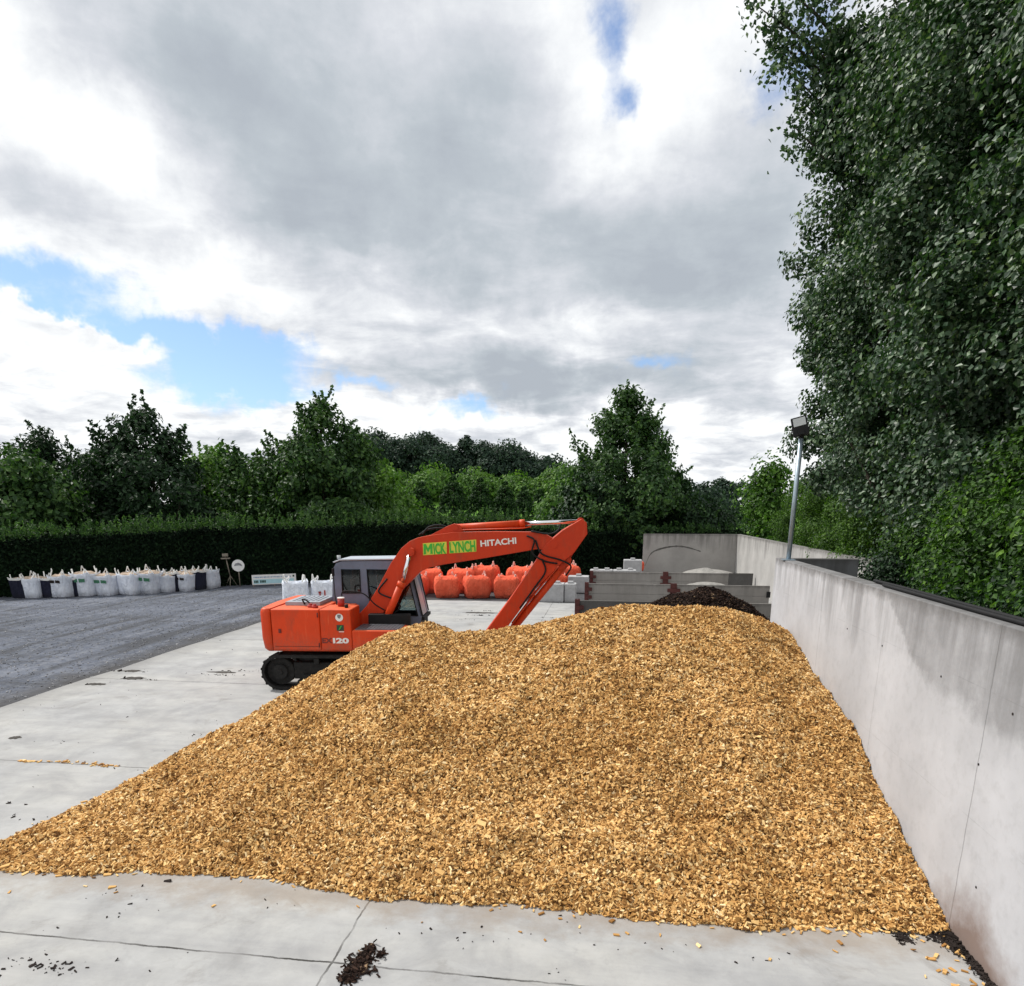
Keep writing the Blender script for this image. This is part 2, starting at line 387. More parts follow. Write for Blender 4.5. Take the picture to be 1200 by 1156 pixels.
# --- bags
def mat_bag(name, lo, hi, dirt=.35):
    t = NT(name); a = t.noise(2.2, 5, .6); f = t.noise(4.5, 5, .6, t.mapping((1, 1, .5)), 1.8)
    c = t.ramp(a, [(.3, lo), (.7, hi)])
    z = t.xyz()[2]
    c = t.mix(t.math('MULTIPLY', t.ramp(z, [(.0, dirt), (.3, 0)]), t.noise(4, 5, .7)), c, (.25, .24, .23))
    r = t.objrand(); c = t.mix(1.0, c, t.ramp(r, [(0, (.80, .80, .80)), (1, (1.08, 1.08, 1.08))]), 'MULTIPLY')
    sp = t.noise(6, 6, .7); c = t.mix(t.ramp(sp, [(.58, 0), (.75, dirt)]), c, (.22, .19, .17))
    t.set(color=c, rough=.85, spec=.2); t.bump(f, 1.0, .14); return t.m
M['bagwhite'] = mat_bag('white_woven_bag', (.74, .79, .90), (.86, .89, .96))
M['bagblack'] = mat_bag('black_woven_bag', (.012, .014, .030), (.022, .024, .045), .1)
M['bagred'] = mat_bag('red_woven_bag', (.78, .10, .045), (.88, .155, .08), .25)
M['loop'] = mat_simple('bag_loop_webbing', (.72, .71, .68), .7, 0, .1, 8)
M['redloop'] = mat_simple('red_bag_loop_webbing', (.72, .40, .34), .7, 0, .15, 8)
M['logs'] = mat_simple('bag_contents_bark', (.42, .33, .26), .9, 0, .4, 12, .1, bump=.8)
M['redfill'] = mat_simple('bag_contents_red', (.55, .10, .06), .8, 0, .3, 9, .2, bump=.5)
M['cyan'] = mat_simple('pale_cyan_print', (.42, .66, .72), .6, 0, .08, 4)
M['galv'] = mat_simple('galvanised_steel', (.33, .40, .46), .45, .55, .18, 7)
M['lens'] = mat_simple('floodlight_lens', (.45, .47, .48), .25, 0, .05, 3, .8)
M['stone'] = mat_simple('field_stone', (.23, .23, .24), .9, 0, .4, 5)
M['crumb'] = mat_simple('earth_crumb', (.028, .022, .02), .95, 0, .4, 9, .1)
M['mud'] = mat_simple('dried_mud', (.075, .07, .065), .95, 0, .35, 9, .1, bump=.5)
M['timber'] = mat_simple('weathered_timber', (.22, .19, .15), .9, 0, .3, 8)

# ------------------------------------------------------------------ ground, slab, gravel
def sheet(name, pts, z, m, thick=0):
    bm = bmesh.new(); f = bm.faces.new([bm.verts.new((x, y, z)) for x, y in pts])
    o = obj(name, bm, m); o['kind'] = 'structure'; return o
def terrain():
    xs = np.concatenate([np.linspace(-1500, -300, 8), np.linspace(-260, 260, 66), np.linspace(300, 1500, 8)])
    ys = np.concatenate([np.linspace(-300, 40, 10), np.linspace(48, 420, 48), np.linspace(480, 2500, 8)])
    gx, gy = np.meshgrid(xs, ys, indexing='ij')
    gz = hill(gx, gy) - .012
    n, k = gx.shape; V = np.stack([gx, gy, gz], -1).reshape(-1, 3)
    i, j = np.meshgrid(np.arange(n-1), np.arange(k-1), indexing='ij'); a = (i*k+j).ravel()
    F = np.stack([a, a+k, a+k+1, a+1], -1)
    o = mesh_np('ground', V, F, M['grass'], None, True); o['kind'] = 'structure'
def hill(x, y):
    x = np.asarray(x, float); y = np.asarray(y, float)
    h = 10.5*np.exp(-(((x+52)/46)**2 + ((y-200)/55)**2)) + 5*np.exp(-(((x+130)/90)**2 + ((y-230)/70)**2))
    return h*(1/(1+np.exp(-(y-95)/12)))
terrain()
sheet('gravel_yard', [(-90, -25), (14, -25), (14, 41), (-6, 44), (-24, 44), (-90, 30)], .0, M['gravel'])
bm = bmesh.new()
xs = [SLAB_X0 + rnd.uniform(-.06, .06) for _ in range(40)]
pts = [(7.3, -12), (7.3, 41.5), (-1.0, 41.5), (-1.0, 30.0)] + [(-1.0-k*.6, 30+rnd.uniform(-.08, .08)) for k in range(1, 19)] + [(xs[k], 30-(k+1)*1.03) for k in range(40)]
v = [bm.verts.new((x, y, .02)) for x, y in pts]; w = [bm.verts.new((x, y, -.005)) for x, y in pts]
bm.faces.new(v)
for i in range(len(pts)): bm.faces.new((v[i], w[i], w[(i+1) % len(pts)], v[(i+1) % len(pts)]))
o = obj('concrete_slab', bm, M['slab']); o['kind'] = 'structure'
Z0 = .02

# ------------------------------------------------------------------ walls
bm = bmesh.new(); box(bm, 3.42, 3.64, -3.0, 14.9, .0, 3.03)
nw = obj('retaining_wall', bm, M['wall_near'], bevel=.012)
tag(nw, 'long tall pale concrete wall holding the right side of the wood chip heap', 'wall')
bm = bmesh.new()
for px, py in ((993, 737), (1034, 757), (1187, 837), (1144, 1040), (1147, 896), (1103, 793)):
    d = ray(px, py); t = 3.42/d[0]
    tube(bm, [(3.4225, d[1]*t, H+d[2]*t), (3.416, d[1]*t, H+d[2]*t)], .012, 10)
obj('tie_hole', bm, M['crumb'], nw)
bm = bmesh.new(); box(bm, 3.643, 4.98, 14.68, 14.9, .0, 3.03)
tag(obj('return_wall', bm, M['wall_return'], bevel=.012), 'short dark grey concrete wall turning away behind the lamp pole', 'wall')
bm = bmesh.new(); box(bm, 7.3, 7.55, 17.5, 41.8, .0, 2.6)
tag(obj('bay_side_wall', bm, M['wall_far'], bevel=.012), 'pale stained concrete wall along the right of the storage bays', 'wall')
bm = bmesh.new(); box(bm, 2.0, 7.297, 41.5, 41.75, .0, 2.6)
bw = obj('bay_back_wall', bm, M['wall_back'], bevel=.012)
tag(bw, 'grey concrete wall with a dark arched stain closing the storage bays', 'wall')
# tide mark of an old heap on the back wall
arc = spline([(2.15, .75), (2.45, 1.45), (3.0, 1.75), (3.8, 1.9), (4.5, 1.85), (5.3, 1.62)], 8)
arc = spline([(a, b, 0) for a, b in [(2.15, .75), (2.45, 1.45), (3.0, 1.75), (3.8, 1.9), (4.5, 1.85), (5.3, 1.62)]], 8)
bm = bmesh.new(); top = []; bot = []
for i, p in enumerate(arc):
    wdt = .018 + .032*math.sin(i/len(arc)*math.pi) + rnd.uniform(-.014, .014)
    top.append(bm.verts.new((p.x, 41.497, p.y+wdt))); bot.append(bm.verts.new((p.x, 41.497, p.y-wdt)))
for i in range(len(arc)-1): bm.faces.new((top[i], top[i+1], bot[i+1], bot[i]))
obj('tide_mark', bm, mat_simple('tide_stain', (.10, .095, .09), .9, 0, .4, 4), bw)

# ------------------------------------------------------------------ bay dividers
def divider(Y, xl, xm, xr, label, dark_left=False, dark_right=False, dark_end=False):
    t = thing('bay_divider', label, 'divider', (0, Y, Z0), 0, 'low concrete dividers between the storage bays')
    for a, b, dk in ((xl+.17, xm-.13, dark_left), (xm+.13, xr, dark_right)):
        bm = bmesh.new(); box(bm, a, b, -.07, .07, 0, .42); box(bm, a, b, -.068, .068, .425, .86)
        obj('concrete_panel', bm, M['panel_dark'] if dk else M['panel'], t, bevel=.012)
    if dark_end:
        bm = bmesh.new(); box(bm, xr-1.15, xr+.02, -.10, -.074, .02, .88); obj('end_plate', bm, M['panel_dark'], t, bevel=.008)
    for xx, wd in ((xl, .17), (xm-.13, .26)):
        bm = bmesh.new(); box(bm, xx, xx+wd, -.115, -.075, 0, .9); box(bm, xx, xx+wd, .075, .115, 0, .9); box(bm, xx+wd/2-.02, xx+wd/2+.02, -.0745, .0745, 0, .895)
        obj('steel_post', bm, M['rust'], t)
        for zz in (.28, .62):
            bm = bmesh.new(); box(bm, xx-.13 if wd > .2 else xx+.02, xx+wd+.15, -.15, -.117, zz-.075, zz+.075)
            tube(bm, [(xx+wd+.06, -.149, zz), (xx+wd+.06, -.19, zz)], .04, 8)
            obj('clamp_plate', bm, M['rust'], t)
    if not dark_end:
        bm = bmesh.new(); box(bm, xr-.12, xr+.03, -.12, -.072, .38, .62); obj('end_bracket', bm, M['black'], t)
    return t
divider(24.2, -1.12, 2.3, 5.9, 'nearest low concrete bay divider, mostly hidden behind the wood chips', True)
divider(30.0, -.98, 2.8, 6.75, 'middle low concrete bay divider with red steel clamps, behind the dark mulch heap')
divider(35.7, -.92, 2.9, 7.15, 'farthest low concrete bay divider with a dark right end, before the back wall', False, False, True)

# ------------------------------------------------------------------ precast blocks
def block(cx, cy, w, label, z=0, rz=0, studs=True, hh=.8, d=.8):
    bm = bmesh.new(); box(bm, -w/2, w/2, -d/2, d/2, 0, hh)
    if studs:
        n = max(1, int(w/.6))
        for k in range(n):
            x = -w/2 + (k+.5)*w/n
            vs = box(bm, x-.13, x+.13, -.13, .13, hh-.002, hh+.1)
    o = obj('concrete_block', bm, M['block'], None, bevel=.03)
    o.location = (cx, cy, Z0*(z == 0)+z); o.rotation_euler = (0, 0, rz)
    return tag(o, label, 'concrete block', 'pale precast blocks beside the storage bays')
block(-2.52, 30.42, 1.25, 'pale concrete block partly behind the digger arm, in front of the red bags')
block(-1.62, 30.46, .5, 'narrow pale concrete block at the left end of the middle bay divider', d=.7)
block(-1.42, 34.0, 1.0, 'pale concrete block beside the red clamp post of the farthest bay divider')
block(-.35, 37.2, 1.2, 'studded pale block at the left of the low row behind the farthest divider', hh=.85)
block(.88, 37.2, 1.2, 'studded pale block at the right of the low row behind the farthest divider', hh=.85)
block(1.35, 39.2, 1.0, 'raised pale concrete block against the left end of the back wall', hh=1.25)
# ------------------------------------------------------------------ heaps
def heap(name, cx, cy, rx, ry, hgt, mats, seed, nchip, size, label, cat):
    vn = VN(seed); rs = np.random.RandomState(seed)
    def f(x, y):
        q = np.sqrt(((x-cx)/rx)**2 + ((y-cy)/ry)**2)
        q = q*(1+.22*vn(x*.8+9, y*.8))
        return np.maximum(hgt*(1-q**2.3)*(1.0-.10*q) + .12*hgt*vn(x*2.1, y*2.1)*(q < 1), -.05)
    n = 60; gx, gy = np.meshgrid(np.linspace(cx-rx*1.1, cx+rx*1.1, n), np.linspace(cy-ry*1.1, cy+ry*1.1, n), indexing='ij')
    V = np.stack([gx, gy, f(gx, gy)+Z0-.012], -1).reshape(-1, 3)
    i, j = np.meshgrid(np.arange(n-1), np.arange(n-1), indexing='ij'); a = (i*n+j).ravel()
    F = np.stack([a, a+n, a+n+1, a+1], -1); mi = np.zeros(len(F), int)
    if nchip:
        x = rs.uniform(cx-rx*1.1, cx+rx*1.1, nchip); y = rs.uniform(cy-ry*1.1, cy+ry*1.1, nchip); z = f(x, y)
        k = z > .01; x, y, z = x[k], y[k], z[k]
        cv, cf = chips(np.stack([x, y, z+Z0], -1), None, size, rs)
        F = np.concatenate([F, cf+len(V)]); V = np.concatenate([V, cv]); mi = np.concatenate([mi, np.ones(len(cf), int)])
    o = mesh_np(name, V, F, mats, None, False, mi); return tag(o, label, cat)
def chips(P, N, size, rs, tilt=.7):
    """boxes lying on a surface with normals N"""
    n = len(P)
    if N is None: N = np.tile(np.array([[0, 0, 1.]]), (n, 1))
    N = N + rs.normal(0, tilt*.5, (n, 3)); N /= np.linalg.norm(N, axis=1)[:, None]
    a = rs.normal(0, 1, (n, 3)); a -= (a*N).sum(1)[:, None]*N; a /= np.linalg.norm(a, axis=1)[:, None]
    b = np.cross(N, a)
    L = (size*np.clip(rs.lognormal(0, .32, n), .4, 1.75))[:, None]/2; W = L*rs.uniform(.28, .62, n)[:, None]; T = L*rs.uniform(.12, .26, n)[:, None]
    sh = rs.uniform(-.35, .35, n)[:, None]; tp = rs.uniform(.55, 1.0, n)[:, None]
    vs = []
    for sz in (-1, 1):
        for sb in (-1, 1):
            for sa in (-1, 1):
                vs.append(P + a*(L*sa + W*sh*sb) + b*W*sb*(tp if sa > 0 else 1) + N*T*sz)
    V = np.stack(vs, 1).reshape(-1, 3)
    q = np.array([(0, 2, 3, 1), (4, 5, 7, 6), (0, 1, 5, 4), (2, 6, 7, 3), (0, 4, 6, 2), (1, 3, 7, 5)])
    F = (np.arange(n)[:, None, None]*8 + q[None]).reshape(-1, 4)
    return V, F
heap('mulch_heap', 2.85, 21.2, 2.6, 2.5, 1.62, [M['soilbase'], M['soil']], 5, 15000, .07, 'dark brown bark mulch heap just behind the wood chips', 'mulch heap')
heap('sand_heap', 4.6, 33.2, 2.0, 1.6, .66, [M['sand']], 6, 0, .05, 'pale grey sand heap between the middle and farthest bay dividers', 'sand heap')
heap('sand_heap', 5.4, 38.6, 2.3, 1.8, .88, [M['sand']], 8, 0, .05, 'pale grey sand heap against the back wall of the bays', 'sand heap')

# the wood chip heap: crest and toe lines, measured along x
cx_ = np.array([-7.75, -7.2, -6.6, -5.34, -4.7, -3.88, -3.3, -2.87, -2.45, -1.75, -.95, -.15, .4, 1.2, 2.1, 2.7, 3.5])
cy_ = np.array([6.3, 6.5, 7.3, 9.0, 9.7, 10.2, 10.6, 10.7, 10.6, 10.6, 10.8, 11.0, 11.2, 11.5, 12.0, 12.5, 13.3])
cz_ = np.array([-.04, .05, .30, .90, 1.31, 1.83, 2.13, 2.23, 2.07, 2.07, 2.20, 2.37, 2.41, 2.37, 2.30, 2.10, 1.68])
tx_ = np.array([-7.8, -7.2, -6.77, -5.69, -4.84, -3.8, -2.45, -.88, .35, 1.69, 2.51, 3.5])
ty_ = np.array([6.25, 6.1, 6.12, 6.12, 6.38, 6.36, 6.22, 6.25, 6.12, 6.15, 6.22, 6.40])
vnA, vnB, vnC = VN(11), VN(12), VN(13)
def pile(x, y, fine=True):
    x = np.asarray(x, float); y = np.asarray(y, float)
    yc = np.interp(x, cx_, cy_); zc = np.interp(x, cx_, cz_); yt = np.interp(x, tx_, ty_) + .22*vnA(x*1.3, x*0+3.3) + .10*vnA(x*4.1, x*0+7)
    yt = np.minimum(yt, yc-.12)
    t = (y-yt)/(yc-yt)
    k = np.clip((x-1.2)/2.2, 0, 1)*.22
    tc = np.clip(t, -.2, 1)
    p = (1.22+k)*tc - (.22+k)*tc*tc
    front = zc*p
    # soften the crest
    d = y-yc
    back = zc - .62*np.maximum(d-.25, 0) - .5*np.clip(d, 0, .25)**2
    z = np.where(t < 1, front, back)
    z = z - .07*np.exp(-(d/.35)**2)*np.clip(zc, 0, 1)*0
    env = np.clip(z*3, 0, 1)
    z = z + env*(.20*vnA(x*.7, y*.7) + .13*vnB(x*1.9, y*1.9) + .075*vnC(x*5, y*5) + .05*vnA(x*11, y*11))*np.where(np.abs(d) < .8, .55, 1)
    return z
def build_pile():
    rs = np.random.RandomState(3)
    xs = np.linspace(-7.8, 3.415, 190); ys = np.linspace(5.8, 17.4, 200)
    gx, gy = np.meshgrid(xs, ys, indexing='ij'); gz = np.maximum(pile(gx, gy), -.05)
    V = np.stack([gx, gy, gz+Z0-.015], -1).reshape(-1, 3); n, k = gx.shape
    i, j = np.meshgrid(np.arange(n-1), np.arange(k-1), indexing='ij'); a = (i*k+j).ravel()
    F = np.stack([a, a+k, a+k+1, a+1], -1)
    zz = gz.ravel(); keep = (zz[F] > -.03).any(1); F = F[keep]
    mi = np.zeros(len(F), int)
    # chips: dense on the face seen, thinner over the back
    N1 = 480000
    x = rs.uniform(-7.8, 3.40, N1); y = rs.uniform(5.8, 13.6, N1)
    yc = np.interp(x, cx_, cy_); keep = (y < yc+.7) | (rs.rand(N1) < .3)
    x2 = rs.uniform(-7.0, 3.40, 14000); y2 = rs.uniform(10, 17.2, 14000)
    x = np.concatenate([x[keep], x2]); y = np.concatenate([y[keep], y2])
    z = pile(x, y); keep = z > .004; x, y, z = x[keep], y[keep], z[keep]
    e = .03; nx = -(pile(x+e, y)-pile(x-e, y))/(2*e); ny = -(pile(x, y+e)-pile(x, y-e))/(2*e)
    Nn = np.stack([nx, ny, np.ones_like(nx)], -1); Nn /= np.linalg.norm(Nn, axis=1)[:, None]
    P = np.stack([x, y, z+Z0], -1) + Nn*rs.uniform(-.026, .026, len(x))[:, None]
    cv, cf = chips(P, Nn, .040, rs, 1.1)
    cv[:, 0] = np.minimum(cv[:, 0], 3.419)
    # a few long splinters
    s = rs.choice(len(P), 500, False); sv, sf = chips(P[s]+Nn[s]*.012, Nn[s], .062, rs, .5)
    sv[:, 0] = np.minimum(sv[:, 0], 3.419)
    V2 = np.concatenate([V, cv, sv]); F2 = np.concatenate([F, cf+len(V), sf+len(V)+len(cv)])
    mi = np.concatenate([mi, np.ones(len(cf)+len(sf), int)])
    o = mesh_np('wood_chip_heap', V2, F2, [M['chipbase'], M['chip']], None, False, mi)
    tag(o, 'huge golden heap of wood chips on the concrete floor against the long wall', 'wood chip heap')
    # strays on the floor in front
    n = 560; x = rs.uniform(-7.8, 3.38, n*3); yt = np.interp(x, tx_, ty_); y = yt + .14 - np.abs(rs.normal(0, .075, n*3)) - (rs.rand(n*3) < .014)*rs.uniform(0, .7, n*3)
    k = pile(x, y) <= .004; x, y = x[k][:n], y[k][:n]
    ex = rs.uniform(3.0, 3.40, 34); ey = rs.uniform(5.4, 6.4, 34); x = np.concatenate([x, ex]); y = np.concatenate([y, ey])
    # and along the left flank
    lx = -7.2+rs.normal(0, .16, 160)+np.linspace(0, .6, 160); ly = np.linspace(6.4, 9.2, 160)+rs.normal(0, .2, 160)
    x = np.concatenate([x, lx]); y = np.concatenate([y, ly])
    # swept into the cross joint on the left
    jx = rs.uniform(-9.4, -7.6, 70); jy = 9.27 + rs.normal(0, .03, 70) + .12*rs.rand(70)*(jx > -9.0)*(jx < -8.1); x = np.concatenate([x, jx]); y = np.concatenate([y, jy])
    cv, cf = chips(np.stack([x, y, np.full(len(x), Z0+.008)], -1), None, .046, rs, .3)
    o = mesh_np('loose_wood_chips', cv, cf, M['chip']); tag(o, 'loose wood chips strewn on the floor along the foot of the heap', 'wood chips', None, 'stuff')
build_pile()

# dark crumbs and mulch spilt on the floor
def crumbs():
    rs = np.random.RandomState(21); P = []; S = []
    def cluster(px, py, sx, sy, n, s):
        gx, gy = ground(px, py)
        for _ in range(n):
            P.append((gx+rs.normal(0, sx), gy+rs.normal(0, sy), Z0+.004)); S.append(s*.62*min(1.9, rs.lognormal(0, .5)))
    cluster(52, 1133, .22, .07, 38, .035); cluster(75, 1140, .1, .05, 10, .03); cluster(195, 1035, .03, .03, 1, .05)
    cluster(1045, 1092, .08, .04, 220, .03); cluster(1060, 1103, .05, .04, 120, .03); cluster(1105, 1098, .08, .08, 420, .035); cluster(1120, 1112, .05, .08, 300, .03)
    for k in range(700):
        yy = rs.uniform(5.3, 6.6); P.append((3.41-abs(rs.normal(0, .035+.03*(yy > 6))), yy, Z0+.004+.02*rs.rand())); S.append(.02*rs.lognormal(0, .4))
    for px, py, n in ((150, 1070, 8), (60, 1090, 3), (330, 1033, 5), (120, 1050, 5), (560, 1105, 8), (690, 1083, 4), (612, 1105, 2), (740, 1115, 4), (480, 1092, 4), (320, 1060, 4), (640, 1140, 4), (900, 1130, 6)):
        cluster(px, py, .18, .08, n, .025)
    for px, py, n, s in ((157, 797, 12, .06), (150, 788, 9, .06), (112, 803, 9, .06), (255, 792, 20, .05), (275, 787, 14, .05), (60, 870, 6, .04), (5, 940, 12, .05), (20, 958, 6, .05), (160, 905, 8, .04), (230, 862, 6, .04), (560, 722, 26, .06), (575, 717, 20, .06), (545, 727, 8, .05), (650, 725, 6, .06)):
        cluster(px, py, .3, .06, n, s)
    for _ in range(260):
        P.append((rs.uniform(-12, 3), rs.uniform(4.2, 20), Z0+.003)); S.append(.018*rs.lognormal(0, .4))
    P = np.array(P); S = np.array(S); V, F = chips(P, None, 1.0, rs, .5)
    V = (V.reshape(-1, 8, 3)-P[:, None])*S[:, None, None]*np.array([1, 1, 1.4]) + P[:, None]
    o = mesh_np('earth_crumbs', V.reshape(-1, 3), F, M['crumb']); tag(o, 'dark crumbs of earth and bark scattered over the concrete floor', 'crumbs', None, 'stuff')
    # the spilt clod
    P = []
    for px, py, sx, sy, n in ((425, 1128, .05, .05, 240), (418, 1140, .06, .03, 200), (408, 1150, .04, .03, 120), (433, 1115, .03, .03, 90), (447, 1122, .018, .022, 50)):
        gx, gy = ground(px, py)
        P += [(gx+rs.normal(0, sx), gy+rs.normal(0, sy), Z0+abs(rs.normal(0, .012))) for _ in range(n)]
    V, F = chips(np.array(P), None, .035, rs, .9)
    o = mesh_np('mulch_clod', V, F, M['soil']); tag(o, 'small dark reddish clod of mulch spilt on the floor at the joint crossing', 'mulch')
crumbs()
def mud(px, py, rx, ry, label, seed):
    rs = random.Random(seed); x, y = ground(px, py); bm = bmesh.new(); n = 30; c = bm.verts.new((x, y, Z0+.016)); ring = []; out = []
    for k in range(n):
        a = 2*math.pi*k/n; q = rs.uniform(.7, 1.15)
        ring.append(bm.verts.new((x+rx*q*.6*math.cos(a), y+ry*q*.6*math.sin(a), Z0+.013))); out.append(bm.verts.new((x+rx*q*math.cos(a), y+ry*q*math.sin(a), Z0+.001)))
    for k in range(n):
        bm.faces.new((c, ring[k], ring[(k+1) % n])); bm.faces.new((ring[k], out[k], out[(k+1) % n], ring[(k+1) % n]))
    tag(obj('mud_patch', bm, M['mud']), label, 'mud', 'mud patches on the concrete floor')
mud(157, 796, .30, .16, 'dark oval patch of mud on the joint near the gravel edge', 1)
mud(155, 787.5, .24, .14, 'small dark mud patch just behind the oval one on the joint', 2)
mud(113, 803, .26, .12, 'thin dark mud patch nearest the gravel edge', 3)
mud(262, 789, .42, .10, 'long dark mud smear on the concrete left of the excavator track', 4)
mud(562, 719, .75, .20, 'dark mud streak on the concrete seen under the boom', 5)
mud(18, 866, .12, .09, 'small dark mud spot near the left edge of the picture', 6)
# gravel stones along the yard
def stones():
    rs = np.random.RandomState(31); n = 9000
    d = rs.exponential(1.0, n)*9; y = rs.uniform(9, 33, n)
    x = SLAB_X0 + .04 - np.minimum(d, 24)
    V, F = chips(np.stack([x, y, np.full(n, .008)], -1), None, .036, rs, .5)
    V[:, 2] *= 1.3
    o = mesh_np('gravel_stones', V, F, M['stone']); tag(o, 'loose grey stones lying over the gravel yard', 'gravel', None, 'stuff')
stones()

# ------------------------------------------------------------------ floodlight and cable on the wall
lp = thing('floodlight_pole', 'galvanised pole with a square floodlight standing on the end of the long wall', 'floodlight', (3.50, 14.2, 3.03))
bm = bmesh.new(); tube(bm, [(0, 0, 0), (.015, 0, 2.26)], .044, 14); obj('pole', bm, M['galv'], lp)
bm = bmesh.new(); box(bm, -.11, .11, -.1, .1, 0.001, .02); obj('base_plate', bm, M['galv'], lp)
hd = bpy.data.objects.new('bracket', None); bm = bmesh.new(); box(bm, -.025, .055, -.03, .03, 2.26, 2.33); tube(bm, [(-.17, -.05, 2.46), (-.17, .0, 2.32), (.13, .0, 2.32), (.13, -.05, 2.46)], .014, 6)
obj('bracket', bm, M['black'], lp)
bm = bmesh.new(); box(bm, -.16, .16, -.045, .045, -.2, .2)
for k in range(7): box(bm, -.14+k*.04, -.125+k*.04, .046, .085, -.16, .16)
lh = obj('lamp_head', bm, M['black'], lp, bevel=.01); lh.location = (-.04, -.05, 2.47); lh.scale = (.86, .86, .86); lh.rotation_euler = (R(-10), R(-14), R(-10))
bm = bmesh.new(); box(bm, -.125, .125, -.056, -.047, .0, .17); obj('lens', bm, M['lens'], lh)
bm = bmesh.new(); box(bm, -.06, .06, -.075, -.047, -.19, -.08); obj('driver_box', bm, M['black'], lh)
hd = None
bm = bmesh.new(); tube(bm, spline([(3.53+rnd.uniform(-.015, .02), y, 3.055) for y in np.linspace(9.4, -2.5, 16)], 6), .022, 8)
tag(obj('power_cable', bm, M['black']), 'thick black cable lying along the outer edge of the long wall top', 'cable', 'cables on the wall top')
bm = bmesh.new(); tube(bm, spline([(3.595+rnd.uniform(-.01, .012), y, 3.06) for y in np.linspace(9.9, -2.5, 16)], 6), .024, 8)
tag(obj('power_cable', bm, M['black']), 'second black cable on the long wall top, nearer the trees', 'cable', 'cables on the wall top')

# ------------------------------------------------------------------ excavator
EXL = 'orange tracked excavator reaching its arm down behind the wood chip heap'
ex = thing('excavator', EXL, 'excavator', (-5.7, 15.5, Z0), R(6))
def stad(x0, x1, r, zc, n=10):
    p = []
    for k in range(n+1):
        a = math.pi/2 + math.pi*k/n; p.append((x0+r*math.cos(a), zc+r*math.sin(a)))
    for k in range(n+1):
        a = -math.pi/2 + math.pi*k/n; p.append((x1+r*math.cos(a), zc+r*math.sin(a)))
    return p
for s in (-1, 1):
    yc = s*.995
    bm = bmesh.new(); outer = stad(-1.70, 1.05, .40, .415); inner = stad(-1.70, 1.05, .335, .415)
    n = len(outer)
    V = [[bm.verts.new((x, yc+yy, z)) for x, z in pr] for pr, yy in ((outer, -.25), (outer, .25), (inner, -.25), (inner, .25))]
    for i in range(n):
        j = (i+1) % n
        bm.faces.new((V[0][i], V[0][j], V[1][j], V[1][i])); bm.faces.new((V[2][i], V[3][i], V[3][j], V[2][j]))
        bm.faces.new((V[0][i], V[2][i], V[2][j], V[0][j])); bm.faces.new((V[1][i], V[1][j], V[3][j], V[3][i]))
    # grousers, one bar per shoe
    per = [Vector((x, 0, z)) for x, z in outer]; L = [0]
    for i in range(n): L.append(L[-1]+(per[(i+1) % n]-per[i]).length)
    ns = 44
    for k in range(ns):
        q = L[-1]*k/ns; i = max(i for i in range(n) if L[i] <= q); tt = (q-L[i])/(L[i+1]-L[i]+1e-9)
        p = per[i].lerp(per[(i+1) % n], tt); tg = (per[(i+1) % n]-per[i]).normalized(); nn = Vector((-tg.z, 0, tg.x))
        if (p+nn - Vector((-.3, 0, .415))).length < (p - Vector((-.3, 0, .415))).length: nn = -nn
        q0 = [p - tg*.035 - nn*.004, p + tg*.035 - nn*.004, p + tg*.02 + nn*.022, p - tg*.02 + nn*.022]
        a = [bm.verts.new((v.x, yc-.255, v.z)) for v in q0]; b = [bm.verts.new((v.x, yc+.255, v.z)) for v in q0]
        bm.faces.new(a); bm.faces.new(b[::-1])
        for e in range(4): bm.faces.new((a[e], b[e], b[(e+1) % 4], a[(e+1) % 4]))
    tr = obj('track', bm, M['trackm'], ex)
    for xx, nm in ((-1.70, 'sprocket'), (1.05, 'idler')):
        bm = bmesh.new(); cyl_y(bm, xx, .415, yc-.12, yc+.12, .31, 26); cyl_y(bm, xx, .415, yc-.19, yc+.19, .17, 20); cyl_y(bm, xx, .415, yc-.21, yc+.21, .06, 14)
        obj(nm, bm, M['trackm'], tr)
    for k in range(6):
        bm = bmesh.new(); cyl_y(bm, -1.25+k*.37, .16, yc-.16, yc+.16, .085, 14); obj('roller', bm, M['trackm'], tr)
    bm = bmesh.new(); box(bm, -1.4, .75, yc-.11, yc+.11, .24, .62); box(bm, -1.2, .55, yc-.2, yc+.2, .25, .36); box(bm, -.9, -.78, yc-.23, yc-.1, .60, .74); box(bm, .2, .32, yc-.23, yc-.1, .60, .74)
    obj('track_frame', bm, M['trackm'], tr, bevel=.01)
bm = bmesh.new(); box(bm, -1.0, .6, -.75, .75, .38, .66); tube(bm, [(0, 0, .66), (0, 0, .86)], .62, 32); obj('car_body', bm, M['trackm'], ex)
# upper works
bm = bmesh.new(); prism(bm, [(-1.80, .90), (1.25, .90), (1.25, 1.06), (-1.80, 1.06)], -1.2, 1.2); obj('revolving_frame', bm, M['orange'], ex, bevel=.015)
bm = bmesh.new()   # counterweight with round plan and undercut
pl = []
for k in range(13):
    a = -math.pi/2 + math.pi*k/12
    pl.append((-1.80 - .27*math.cos(a)**.6 if abs(a) < 1.5 else -1.80, 1.235*math.sin(a) if abs(a) > 1.2 else 1.235*math.sin(a)/math.sin(1.2)*.995))
pl = [(-1.795, -1.235), (-1.95, -1.225), (-2.03, -1.17), (-2.07, -1.05), (-2.12, -.5), (-2.14, 0), (-2.12, .5), (-2.07, 1.05), (-2.03, 1.17), (-1.95, 1.225), (-1.795, 1.235)]
lev = [(.90, .16), (.96, .06), (1.2, 0.0), (1.76, 0.0), (1.83, .03), (1.86, .09)]
rings = []
for z, ins in lev:
    rings.append([bm.verts.new((-1.795 + (x+1.795)*(1-ins*2.2), y*(1-ins*.18), z)) for x, y in pl])
